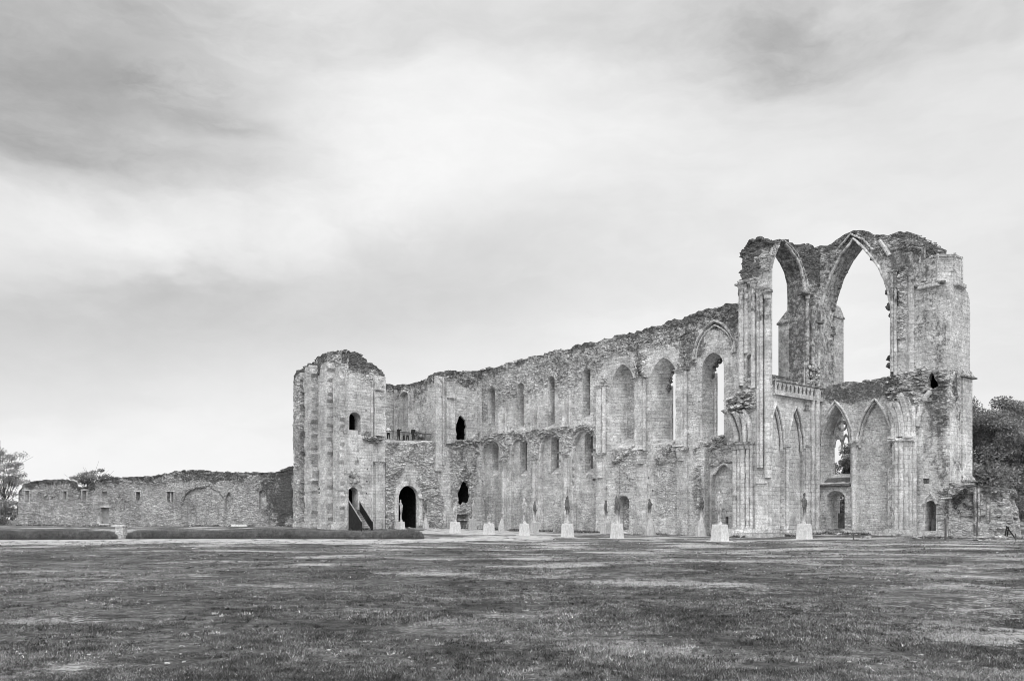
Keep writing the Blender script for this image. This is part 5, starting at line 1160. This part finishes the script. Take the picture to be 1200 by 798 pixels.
me.update(); ta = me.attributes.new('tone', 'FLOAT', 'POINT'); ta.data.foreach_set('value', np.repeat(tone, 3).astype(np.float32)); me.materials.append(M['blade']); go = bpy.data.objects.new('grass', me); COL.objects.link(go); tag(go, 'short patchy lawn grass in front of the ruins', 'grass', kind='stuff')

m = MB(); rr = random.Random(11)
for pl, a, b, d0, k in ((N0, -36, 0, .3, 60), (TN, 4.6, 15, .5, 26), (TN, 13, 21, .4, 34), (WF, -17, -1, .5, 26), (BW, 2, 40, .4, 40)):
    for q in range(k):
        p = pl.w(rr.uniform(a, b), 0, d0 + abs(rr.gauss(0, .5))); r = .06 + .16 * rr.random() ** 2; m.rock((p[0], p[1], float(gz(p[0], p[1])) + r * .2), r, (1.4, 1.1, .6), seed=q, sub=1, lich=rr.choice((0, 0, .4)))
tag(m.build('rubble', M['rough'], None), 'fallen stones scattered along the foot of the ruined walls', 'rubble', kind='stuff')

# ------------------------------------------------------------------ low hedges of soft stalks
def hedge(name, label, x0p, x1p, t, hgt, wid, nblades, seed):
    x0 = (x0p - CX) / F * t; x1 = (x1p - CX) / F * t; root = thing(name, label, 'hedge', ((x0 + x1) / 2, t, float(gh((x0 + x1) / 2, t))), 'low rounded hedges along the gravel path')
    L = x1 - x0; m = MB(); nseg = int(L / .3); K = 9; vs = []; fs = []
    def sec(q):
        e = min(q - x0, x1 - q); f = math.sqrt(max(0.02, min(1, e / 1.0) * (2 - min(1, e / 1.0))))
        bump = .86 + .28 * float(vn(np.array([q * .55]), np.array([seed]), seed)[0]); return f, bump
    for i in range(nseg + 1):
        q = x0 + L * i / nseg; f, b = sec(q)
        for k in range(K):
            a = math.pi * k / (K - 1); vs.append((q, t - math.cos(a) * wid * .5 * f * .82, float(gh(q, t)) - .05 + math.sin(a) ** .8 * hgt * .8 * f * b))
    for i in range(nseg):
        for k in range(K - 1): fs.append((i * K + k, i * K + k + 1, (i + 1) * K + k + 1, (i + 1) * K + k))
    m.add(vs, fs); m.build('base', M['hedge'], root, uv=False)
    m = MB(); rr = random.Random(seed); vs = []; fs = []
    for i in range(nblades):
        q = rr.uniform(x0, x1); f, b = sec(q); a = rr.uniform(.05, math.pi - .05); y = t - math.cos(a) * wid * .36 * f; z = float(gh(q, t)) + math.sin(a) * hgt * .5 * f * b
        ln = rr.uniform(.25, .48) * hgt * (.6 + .4 * f) * b; dx = rr.uniform(-.25, .25); dy = -math.cos(a) * .7 + rr.uniform(-.2, .2); dz = .25 + math.sin(a) * .9
        w = rr.uniform(.018, .035); nb = len(vs); vs += [(q - w, y, z), (q + w, y, z), (q + dx * ln, y + dy * ln, z + dz * ln)]; fs.append((nb, nb + 1, nb + 2))
    m.add(vs, fs); m.build('foliage', M['stalk'], root, uv=False); return root
hedge('low_hedge', 'short rounded hedge at the left edge ending beside a squared stone block', -25, 137, 66.8, .80, 1.7, 9000, 3)
hedge('low_hedge', 'long rounded hedge along the gravel path below the west tower', 149, 497, 67.6, .78, 1.7, 16000, 4)
x, y, z = gxyz(142, 68.6)
bs = thing('stone_block', 'squared pale stone block standing in the gap between the two hedges', 'stone block', (x, y, z)); m = MB(); pl = Pl((x, y), (1, 0)); m.pbox(pl, -.34, .34, z - .1, z + .98, -.35, .35, jit=.02, taper=.02); m.build('block', M['stone'], bs)
m = MB(); m.pbox(pl, -.62, .36, z + .98, z + 1.1, -.38, .38, jit=.02); m.build('cap_slab', M['stone'], bs)
x, y, z = gxyz(281, 104); sl = thing('stone_slab', 'long pale slab lying at the foot of the low wall behind the long hedge', 'stone slab', (x, y, z)); m = MB(); pl = Pl((x, y), (1, 0)); m.pbox(pl, -.95, .95, z - .1, z + .22, -.3, .3, jit=.05); m.build('slab', M['cut'], sl)

# ------------------------------------------------------------------ plinths and the carved figures on them
def plinth(px, t, wpx, hpx, label, cone=False):
    x, y, z = gxyz(px, t); z = float(gz(x, y)); w = wpx / F * t; h = hpx / F * t
    o = thing('plinth', label, 'plinth', (x, y, z), 'pale stone plinths on the old column bases'); m = MB(); pl = Pl((x, y), U)
    if cone:
        prof = [(w * .5 * math.cos(a), w * .5 * math.sin(a)) for a in np.linspace(0, 2 * math.pi, 9)[:-1]][::-1]
        m.prism(pl, prof, [z - .15, z + h * .35, z + h * .7, z + h], scale=[1.0, .9, .66, .36], c=(0, 0), jit=.02)
    else:
        q = w * .40
        prof = [(-q, -q), (-q, q), (q, q), (q, -q)]; m.prism(pl, prof, [z - .15, z + h * .5, z + h * .96, z + h], scale=[1.06, .96, .86, .82], c=(0, 0), jit=.008)
    pm = M['plinth_grey' if px in (554, 588, 626.5, 710, 762, 499, 821.5) else 'plinth']; m.build('block', pm, o)
    m = MB(); q = w * .60; m.pbox(pl, -q, q, z - .12, z + .035, -q, q, jit=.03); m.build('base_slab', pm, o)
    return x, y, z + h
def figure(x, y, z, h, w, seed, label, dark=True, twin=False):
    """slender eroded standing figure: one continuous lathe-like body with shoulders, neck and head, hacked about"""
    rr = random.Random(seed); o = thing('sculpture', label, 'sculpture', (x, y, z), 'weathered carved figures on the plinths')
    m = MB(); n = 10; K = 26; vs = []; fs = []; lean = rr.uniform(-.05, .05)
    j_ = lambda v: v * rr.uniform(.75, 1.25); prof = [(0, .95), (.05, .8), (.12, .55), (.22, j_(.42)), (.34, j_(.44)), (.46, j_(.66)), (.56, j_(.86)), (.66, j_(.78)), (.76, j_(.9)), (.84, j_(.6)), (.88, j_(.42)), (.93, j_(.5)), (.97, j_(.42)), (1, .14)]
    for k in range(K):
        f = k / (K - 1); r = np.interp(f, [p[0] for p in prof], [p[1] for p in prof]) * w * .5
        cx = lean * f * h + .05 * w * math.sin(f * 9 + seed); cy = .06 * w * math.sin(f * 7 + seed * 2)
        for i in range(n):
            a = 2 * math.pi * i / n; q = r * (1 + .26 * math.sin(3 * a + seed + f * 8) + rr.uniform(-.24, .24)); vs.append((x + cx + q * math.cos(a) * 1.1, y + cy + q * math.sin(a) * .85, z - .02 + f * h))
    for k in range(K - 1):
        for i in range(n): j = (i + 1) % n; fs.append((k * n + i, k * n + j, (k + 1) * n + j, (k + 1) * n + i))
    fs.append(tuple((K - 1) * n + i for i in range(n))); fs.append(tuple(range(n - 1, -1, -1))); m.add(vs, fs); mt = M['carved_dark' if dark else 'carved_pale']; m.build('body', mt, o, uv=False)
    if twin:
        m = MB(); m.tube([(x + w * .55, y, z - .02), (x + w * .5, y, z + h * .3), (x + w * .62, y, z + h * .6), (x + w * .45, y, z + h * .97)], [w * .22, w * .18, w * .26, w * .12], 8); m.build('upright_shard', mt, o, uv=False)
    m = MB(); s = 1 if rr.random() > .5 else -1
    m.tube([(x + s * w * .40, y - w * .1, z + h * .77), (x + s * w * .50, y - w * .25, z + h * .64), (x + s * w * .22, y - w * .46, z + h * .58), (x, y - w * .44, z + h * .62)], [w * .13, w * .12, w * .10, w * .08], 7); m.build('folded_arm', mt, o, uv=False)
spec = [  # px, distance, block width px, block height px, figure height px, figure width px, dark, cone, twin, what it stands by
    (470.3, 94.5, 8, 9, 26, 3.2, 0, 0, 0, 'in front of the black round-arched doorway'),
    (499, 97.5, 9, 10, 24, 3.6, 1, 1, 0, 'just right of the black round-arched doorway'),
    (533.5, 86.5, 12, 13, 24, 4.2, 0, 0, 0, 'below the ragged cavity in the west front'),
    (554, 98.5, 9, 12.5, 22, 2.6, 0, 0, 0, 'tucked into the corner of west front and nave wall'),
    (573, 82.5, 12.5, 13.5, 12, 4.4, 0, 0, 0, 'under the small nave window closest to the tower'),
    (588, 93.5, 9.5, 13, 10, 3.2, 0, 1, 0, 'rough, against the first thin nave half column'),
    (614.5, 78.4, 11.5, 14.5, 30, 5.0, 0, 0, 0, 'under the second small nave window'),
    (626.5, 88.5, 9.5, 12.5, 25, 3.6, 1, 0, 0, 'against the second thin nave half column'),
    (665, 73.4, 13.5, 16, 33, 5.6, 1, 0, 0, 'before the third thin nave half column'),
    (710, 84.5, 12, 13, 27, 3.8, 1, 0, 0, 'left of the arched niche low in the nave wall'),
    (723, 69.8, 14, 17.5, 33, 5.0, 1, 0, 1, 'before the arched niche low in the nave wall'),
    (762, 80.0, 13, 17, 26, 4.6, 1, 1, 0, 'below the pilaster between the first two great windows'),
    (821.5, 76.0, 13.5, 19, 28, 4.4, 1, 1, 0, 'against the torn wall stump left of the blind half arch'),
    (843.5, 62.5, 18.5, 20, 39, 6.0, 0, 0, 0, 'nearest and largest, before the blind half arch'),
    (942.5, 67.0, 16.5, 18, 37, 5.2, 1, 0, 0, 'before the twin blind arches under the balustrade'),
]
for i, (px, t, wp, hp, fh, fw, dk, cone, twin, where) in enumerate(spec):
    x, y, zt_ = plinth(px, t, wp, hp, ('rough conical' if cone else 'square tapered') + ' plinth ' + where, cone)
    figure(x, y, zt_, fh / F * t, fw / F * t, i + 3, ('darkened slender carved figure ' if dk else 'slender pale carved figure ') + where, dk, twin)

# ------------------------------------------------------------------ timber stair out of the tower door
sd0 = tw_door[0][0] + .05; sd1 = tw_door[-1][0] - .05; zd = zq(WF, 413, 594); st = thing('wooden_stair', 'dark timber stair with solid boarded sides leading down from the tower door', 'stair', (*WF.w(sd0, 0, 2)[:2], float(gh(*WF.w(sd0, 0, 2)[:2]))))
g1 = float(gh(*WF.w(sd0, 0, 2.6)[:2])); run = 2.75; zd = zq(WF, 413, 596)
for q, solid in ((sd0 - .02, True), (sd1 + .22, False)):
    m = MB(); low_ = g1 - .2 if solid else zd - .2
    vs = [WF.w(q + e, z, d) for e in (0, .08) for z, d in ((low_, -.05), (zd + .85, -.05), (g1 + .95, run), (g1 - .1, run))]
    m.add(vs, [(0, 1, 2, 3), (7, 6, 5, 4), (0, 4, 5, 1), (1, 5, 6, 2), (2, 6, 7, 3), (3, 7, 4, 0)]); so_ = m.build('side_board', M['wood'], st, uv=False)
    m = MB(); m.bar(WF.w(q + .04, zd + .88, -.05), WF.w(q + .04, g1 + .98, run), .12, .06); m.build('handrail', M['oldwood'], so_, uv=False)
    m = MB(); m.bar(WF.w(q + .13, zd + .22, -.05), WF.w(q + .13, g1 + .3, run), .05, .06); m.build('stringer', M['woodgrey'], so_, uv=False)
for k in range(12):
    f = (k + .5) / 12; m = MB(); z = zd + (g1 - zd) * f; d = run * f; m.pbox(WF, sd0 + .07, sd1 + .21, z - .05, z, d - .17, d + .17); m.build('tread', M['woodgrey'], st, uv=False)

# ------------------------------------------------------------------ gallery railing and visitors
rl_ = thing('metal_railing', 'dark metal railing along the open gallery above the doorway', 'railing', WF.w((vN + vG) / 2, zfl, -.55)); m = MB()
v0, v1 = vN + .05, vG - .1
for z in (.12, 1.08): m.bar(WF.w(v0, zfl + z, -.55), WF.w(v1, zfl + z, -.55), .05, .06)
m.build('rail', M['iron'], rl_, uv=False); m = MB(); nb_ = int((v1 - v0) / .13)
for k in range(nb_ + 1): q = v0 + (v1 - v0) * k / nb_; m.bar(WF.w(q, zfl, -.55), WF.w(q, zfl + 1.08, -.55), .022 if k % 10 else .06, .022)
m.build('baluster_grille', M['iron'], rl_, uv=False)
def person(label, s, d, h, top_m, leg_m, arms='down', face=0.0):
    b = Vector(WF.w(PE(-37 + d).s(s), zfl, d)); ang = math.atan2(U[1], U[0]) + face
    fx = Vector((math.cos(ang), math.sin(ang), 0)); sx = Vector((-fx.y, fx.x, 0)); k = h / 1.75
    J = {'pel': (0, 0, .95, .15), 'wst': (0, 0, 1.10, .135), 'chs': (.02, 0, 1.32, .165), 'nck': (.02, 0, 1.50, .06), 'hd1': (.03, 0, 1.60, .088), 'hd2': (.03, 0, 1.70, .095)}
    E = [('pel', 'wst'), ('wst', 'chs'), ('chs', 'nck'), ('nck', 'hd1'), ('hd1', 'hd2')]
    for n_, s_ in (('l', 1), ('r', -1)):
        J.update({'hip' + n_: (0, .1 * s_, .88, .10), 'kne' + n_: (.02, .11 * s_, .48, .068), 'ank' + n_: (-.02, .12 * s_, .09, .048), 'toe' + n_: (.15, .13 * s_, .04, .04), 'sho' + n_: (.01, .19 * s_, 1.42, .068)})
        if arms == 'up': J.update({'elb' + n_: (.2, .25 * s_, 1.30, .046), 'wri' + n_: (.26, .10 * s_, 1.56, .034), 'han' + n_: (.27, .06 * s_, 1.62, .04)})
        elif arms == 'rail': J.update({'elb' + n_: (.08, .26 * s_, 1.16, .046), 'wri' + n_: (.32, .2 * s_, 1.10, .034), 'han' + n_: (.38, .17 * s_, 1.10, .04)})
        else: J.update({'elb' + n_: (-.01, .25 * s_, 1.14, .046), 'wri' + n_: (.05, .25 * s_, .90, .034), 'han' + n_: (.07, .25 * s_, .81, .04)})
        E += [('pel', 'hip' + n_), ('hip' + n_, 'kne' + n_), ('kne' + n_, 'ank' + n_), ('ank' + n_, 'toe' + n_), ('chs', 'sho' + n_), ('sho' + n_, 'elb' + n_), ('elb' + n_, 'wri' + n_), ('wri' + n_, 'han' + n_)]
    names = list(J); me = bpy.data.meshes.new('tmp'); me.from_pydata([tuple((fx * J[q][0] + sx * J[q][1] + Vector((0, 0, J[q][2]))) * k) for q in names], [(names.index(a), names.index(c)) for a, c in E], [])
    tmp = bpy.data.objects.new('tmp', me); COL.objects.link(tmp); md = tmp.modifiers.new('s', 'SKIN'); md.use_smooth_shade = True
    for q, sv in zip(names, me.skin_vertices[0].data): sv.radius = (J[q][3] * k, J[q][3] * k); sv.use_root = (q == 'pel')
    sb = tmp.modifiers.new('u', 'SUBSURF'); sb.levels = 1; sb.render_levels = 1
    dg = bpy.context.evaluated_depsgraph_get(); ev = tmp.evaluated_get(dg); nm = bpy.data.meshes.new_from_object(ev); bpy.data.objects.remove(tmp)
    nm.name = 'person'; nm.materials.clear()
    for mm in (M[top_m], M[leg_m], M['skin'], M['hair']): nm.materials.append(mm)
    for p in nm.polygons:
        c = p.center; z = c.z / k; r_ = math.hypot(c.x, c.y) / k; fwd = (c.xy @ fx.xy) / k
        p.material_index = 1 if z < .96 and abs(c.xy @ sx.xy) / k < .215 else 3 if z > 1.66 or (z > 1.56 and fwd < .03) else 2 if z > 1.48 or (arms == 'down' and z < .92) or (arms == 'rail' and fwd > .30 and z < 1.3) else 0
    o = bpy.data.objects.new('person', nm); COL.objects.link(o); o.location = b; tag(o, label, 'person', 'visitors on the gallery'); return o
person('person in a white top at the tower end of the gallery railing', 455.0, -.95, 1.72, 'cloth_white', 'cloth_dark', 'rail')
person('person in dark clothes raising a camera with both hands on the gallery', 467.2, -1.1, 1.70, 'cloth_dark', 'cloth_dark', 'up')
person('shorter person in a grey top standing at the middle of the gallery railing', 473.3, -1.2, 1.45, 'cloth_grey', 'cloth_dark', 'rail', .5)
person('person in a grey jacket and dark trousers beside the gallery pilaster', 477.6, -1.4, 1.55, 'cloth_grey', 'cloth_dark', 'down', -.6)
person('tall person all in black standing upright on the gallery', 484.2, -1.0, 1.80, 'cloth_dark', 'cloth_dark', 'down')

# ------------------------------------------------------------------ rope barrier, easel and odd stones on the right
for px, t, h, w, lab in ((1108, 61.5, 1.6, .15, 'stout dark wooden post left of the little doorway'), (1145, 62.5, 1.35, .11, 'thin dark wooden post before the low wall stump'), (1000, 66.0, .42, .09, 'very short peg post at the left end of the rope'), (1190, 61.5, .5, .10, 'short dark post at the right end of the rope')):
    x, y, z = gxyz(px, t); z = float(gz(x, y)); o = thing('wooden_post', lab, 'post', (x, y, z), 'posts of the rope barrier'); m = MB(); m.tube([(x, y, z - .1), (x + .01, y, z + h * .5), (x, y, z + h)], [w * .55, w * .45, w * .5], 8); m.build('shaft', M['woodgrey'], o, uv=False)
pr_ = []
def rope(a, b, lab, ha, hb):
    xa, ya, za = gxyz(*a); xb, yb, zb2 = gxyz(*b); o = MB(); L = 14; pts = []
    for i in range(L + 1): f = i / L; pts.append((xa + (xb - xa) * f, ya + (yb - ya) * f, za + ha + (zb2 + hb - za - ha) * f - .05 * 4 * f * (1 - f)))
    o.tube(pts, .025, 6); tag(o.build('barrier_rope', M['rope'], None, uv=False), lab, 'rope')
rope((1000, 66.0), (1108, 61.5), 'low rope stretched from the peg to the stout dark post', .36, .26); rope((1108, 61.5), (1190, 61.5), 'low rope stretched from the stout post past the low wall stump', .22, .2)
x, y, z = gxyz(1182, 63); z = float(gz(x, y)); o = thing('easel_stand', 'dark wooden easel stand with crossed legs by the end of the low wall stump', 'stand', (x, y, z)); 
for a, b in (((-.38, -.1, 0), (-.12, 0, 1.0)), ((.5, -.1, 0), (-.18, 0, 1.02)), ((.1, .45, 0), (0, 0, .95))): m = MB(); m.bar((x + a[0], y + a[1], z + a[2]), (x + b[0], y + b[1], z + b[2]), .07, .07); m.build('leg', M['wood'], o, uv=False)
m = MB(); m.bar((x - .3, y - .06, z + .45), (x + .2, y - .06, z + .45), .06, .06); m.build('cross_bar', M['wood'], o, uv=False)
for px, t, r, lab in ((1147, 61.8, .36, 'flat pale stone lying on the grass before the thin wooden post'), (1015, 68, .28, 'small grey stone on the grass below the tall blind arch'), (1075, 67.2, .34, 'rounded stone beside the step of the little doorway'), (1172, 62.3, .4, 'rough grey block at the foot of the low wall stump')):
    x, y, z = gxyz(px, t); z = float(gz(x, y)); m = MB(); m.rock((x, y, z + r * .25), r, (1.4, 1, .55), seed=int(px)); tag(m.build('loose_stone', M['stone'], None), lab, 'stone')
# small chalky stones strewn on the near lawn
rr = random.Random(4); m = MB()
for k in range(170):
    t = 1 / rr.uniform(1 / 55, 1 / 9); kx = rr.uniform(-.6, .6); x = kx * t; z = float(gz(x, t)); r = rr.uniform(.008, .02) * (1 + t * .03); m.rock((x, t, z + r * .2), r, (1.5, 1.1, .5), seed=k, sub=1)
tag(m.build('pebbles', M['rough'], None, uv=False), 'small chalky pebbles strewn over the worn lawn', 'pebbles', kind='stuff')

# ------------------------------------------------------------------ trees
def tree(label, px, t, base, h, crown, nl, leaf, mat, group=None, trunk_r=.3, clumps=40, dense=.9, seed=1, name='tree', cat='tree', limbs=9, spread=1.0):
    """crown = list of (dx, z, rx, rz) lobes in metres"""
    rr = random.Random(seed); rg = np.random.default_rng(seed); x = (px - CX) / F * t; o = thing(name, label, cat, (x, t, base), group)
    m = MB(); top = Vector((x, t, base + h * .8)); tr_ = [Vector((x, t, base - .3)), Vector((x + .1, t, base + h * .25)), Vector((x - .1, t, base + h * .5)), top]; m.tube(tr_, [trunk_r, trunk_r * .75, trunk_r * .5, trunk_r * .12], 8)
    cl = []
    vol = [r[2] ** 2 * r[3] for r in crown]
    for k in range(clumps):
        lb = rr.choices(crown, vol)[0]
        while True:
            p = Vector((rr.uniform(-1, 1), rr.uniform(-1, 1), rr.uniform(-1, 1)))
            if .25 < p.length < 1: break
        cl.append(Vector((x + lb[0] + p.x * lb[2], t + p.y * lb[2] * .9, base + lb[1] + p.z * lb[3])))
    for k in range(limbs):
        c = cl[k % len(cl)]; f = min(.9, max(.15, (c.z - base) / h * .75)); s_ = Vector((x, t, base + h * .8 * f * .8)); mid = (s_ + c) / 2 + Vector((rr.uniform(-.3, .3), rr.uniform(-.3, .3), -.15 * (c - s_).length))
        m.tube([s_, mid, c], [trunk_r * .36 * (1.1 - f), trunk_r * .22 * (1.1 - f), .02], 6)
        for q in range(3): e = c + Vector((rr.gauss(0, 1), rr.gauss(0, 1), rr.gauss(.2, .7))) * .9; m.tube([mid.lerp(c, .6), e], [trunk_r * .1, .012], 4)
    m.build('trunk', M['bark'], o, uv=False)
    per = nl // clumps; P = []
    rad = np.mean([r[2] for r in crown]) * .42 * spread
    for c in cl:
        s_ = rad * rr.uniform(.55, 1.2); n_ = int(per * rr.uniform(.6, 1.4)); q = rg.normal(0, 1, (n_, 3)); q /= np.linalg.norm(q, axis=1)[:, None] + 1e-6; q *= (rg.uniform(0, 1, (n_, 1)) ** .45) * s_ * np.array((1.15, 1.15, .62)); P.append(q + np.array(c))
    P = np.concatenate(P); n_ = len(P); A = rg.normal(0, 1, (n_, 3)); A /= np.linalg.norm(A, axis=1)[:, None]; B = np.cross(A, rg.normal(0, 1, (n_, 3))); B /= np.linalg.norm(B, axis=1)[:, None]
    sz = leaf * rg.uniform(.5, 1.2, (n_, 1)); vs = np.stack([P - A * sz, P + B * sz * .45, P + A * sz, P - B * sz * .45], 1).reshape(-1, 3) - np.array((x, t, base))
    me = bpy.data.meshes.new('crown'); me.vertices.add(4 * n_); me.vertices.foreach_set('co', vs.ravel().astype(np.float32)); me.loops.add(4 * n_); me.loops.foreach_set('vertex_index', np.arange(4 * n_, dtype=np.int32))
    me.polygons.add(n_); me.polygons.foreach_set('loop_start', np.arange(n_, dtype=np.int32) * 4); me.polygons.foreach_set('loop_total', np.full(n_, 4, np.int32)); me.update(); me.materials.append(mat)
    c = bpy.data.objects.new('crown', me); COL.objects.link(c); c.parent = o; return o
GR = 'leafy trees behind the transept'
def at(px, t): return float(gh((px - CX) / F * t, t))
def zy(y, t): return EYE + (HY - y) / F * t
tree('large dark leafy tree rising highest behind the corner of the transept', 1158, 108, at(1158, 108), zy(468, 108) - at(1158, 108), [(0, 11.9, 4.8, 4.5), (-2.2, 8.5, 3.8, 3.8), (2.5, 7, 3.4, 3.5), (0, 4.4, 5, 2.6)], 52000, .17, M['leaf'], GR, .42, 95, seed=3)
tree('broad paler leafy tree at the right edge, in front of a darker one', 1188, 104, at(1188, 104), zy(492, 104) - at(1188, 104), [(0, 9.3, 4.2, 3.8), (2.5, 6.4, 4.5, 3.8), (-1.5, 4.5, 3.6, 2.8)], 42000, .17, M['leaf_pale'], GR, .36, 80, seed=8)
tree('dark leafy tree standing farthest right beyond the paler one', 1222, 112, at(1222, 112), zy(474, 112) - at(1222, 112), [(0, 11.4, 5, 4.8), (-2, 6.5, 5, 4.4)], 36000, .19, M['leaf'], GR, .4, 80, seed=12)
tree('round bushy tree low behind the stump of wall', 1150, 100, at(1150, 100), 7.0, [(0, 4.2, 4.2, 2.8), (2, 2.4, 4, 2.0)], 16000, .2, M['leaf'], GR, .25, 55, seed=15)
tree('dark undergrowth bush at the foot of the trees by the right edge', 1196, 106, at(1196, 106), 3.4, [(0, 1.7, 6, 1.5)], 9000, .2, M['leaf'], GR, .12, 40, seed=19, name='bush', cat='bush')
tree('leafy tree seen through the lower window of the transept', 990, 112, at(1000, 112), 13.5, [(0, 7.6, 3.0, 3.4), (-.5, 4, 3.2, 3.0)], 26000, .17, M['leaf'], GR, .3, 60, seed=23)
tree('thin leafy tree at the left edge with its branches showing through', 5, 128, at(5, 128), zy(527, 128) - at(5, 128), [(0, 8.6, 3.1, 2.8), (-1.8, 6.2, 2.6, 2), (2.4, 8.0, 2.0, 2.0), (1.6, 5.4, 2.2, 1.6)], 8000, .13, M['leaf_thin'], 'thin trees beyond the low wall', .22, 60, seed=31, limbs=40, spread=.85)
tree('thin round tree showing just above the gap in the low wall', 103, 140, at(103, 140), zy(547, 140) - at(103, 140), [(-1.6, 6.9, 2.2, 1.8), (1.2, 7.4, 2.4, 1.8), (3.0, 6.7, 1.6, 1.4)], 6500, .14, M['leaf_thin'], 'thin trees beyond the low wall', .2, 34, seed=37, limbs=24, spread=.95)
tree('dark round bush at the left edge beside the end of the low wall', 2, 119, at(2, 119), 4.6, [(-.6, 2.0, 2.3, 2.0), (-3.5, 2.4, 2.6, 2.0)], 9000, .17, M['leaf_pale'], None, .12, 50, seed=41, name='bush', cat='bush')
# far-off wood closing the horizon
rg = np.random.default_rng(5); n_ = 15000; az_ = rg.uniform(-1.15, 1.15, n_); rd_ = 330 + rg.normal(0, 9, n_); hgt_ = 5.2 + 3.0 * fbm(az_ * 16, az_ * 0, 8, 4) * 2
P = np.stack([rd_ * np.sin(az_), rd_ * np.cos(az_), rg.uniform(0, 1, n_) ** .8 * hgt_], 1); P[:, 2] += gh(P[:, 0], P[:, 1]); A_ = rg.normal(0, 1, (n_, 3)); A_ /= np.linalg.norm(A_, axis=1)[:, None]; B_2 = np.cross(A_, rg.normal(0, 1, (n_, 3))); B_2 /= np.linalg.norm(B_2, axis=1)[:, None]
sz = rg.uniform(.5, 1.1, (n_, 1)); vs = np.stack([P - A_ * sz, P + B_2 * sz * .7, P + A_ * sz, P - B_2 * sz * .7], 1).reshape(-1, 3)
me = bpy.data.meshes.new('distant_woods'); me.from_pydata(vs.tolist(), [], np.arange(4 * n_).reshape(-1, 4).tolist()); me.materials.append(M['leaf']); o = bpy.data.objects.new('distant_woods', me); COL.objects.link(o); tag(o, 'far-off wood along the horizon behind the ruins', 'woods', kind='stuff')
# plant rooted in the masonry by the low stump
rr = random.Random(2); m = MB(); vs = []; fs = []; PV = PS(VN - .5)
for k in range(1500):
    x = rr.uniform(1115, 1141); y = rr.uniform(572, 606)
    if vn(np.array([x * .16]), np.array([y * .2]), 77)[0] + .5 * vn(np.array([x * .5]), np.array([y * .5]), 78)[0] < .62 + .028 * abs(x - 1124) * .5 + .012 * abs(y - 589): continue
    s_, z_ = PV.at(x, y); c = np.array(PV.w(s_, z_, rr.uniform(-.05, .16))); a = np.array([rr.gauss(0, 1) for _ in range(3)]); a /= np.linalg.norm(a); b = np.cross(a, [rr.gauss(0, 1) for _ in range(3)]); b /= np.linalg.norm(b); q = rr.uniform(.05, .10); nb2 = len(vs)
    vs += [c - a * q, c + b * q * .6, c + a * q, c - b * q * .6]; fs.append((nb2, nb2 + 1, nb2 + 2, nb2 + 3))
m.add(vs, fs); tag(m.build('ivy', M['ivy'], None, uv=False), 'dark patch of ivy growing on the masonry right of the little doorway', 'ivy')
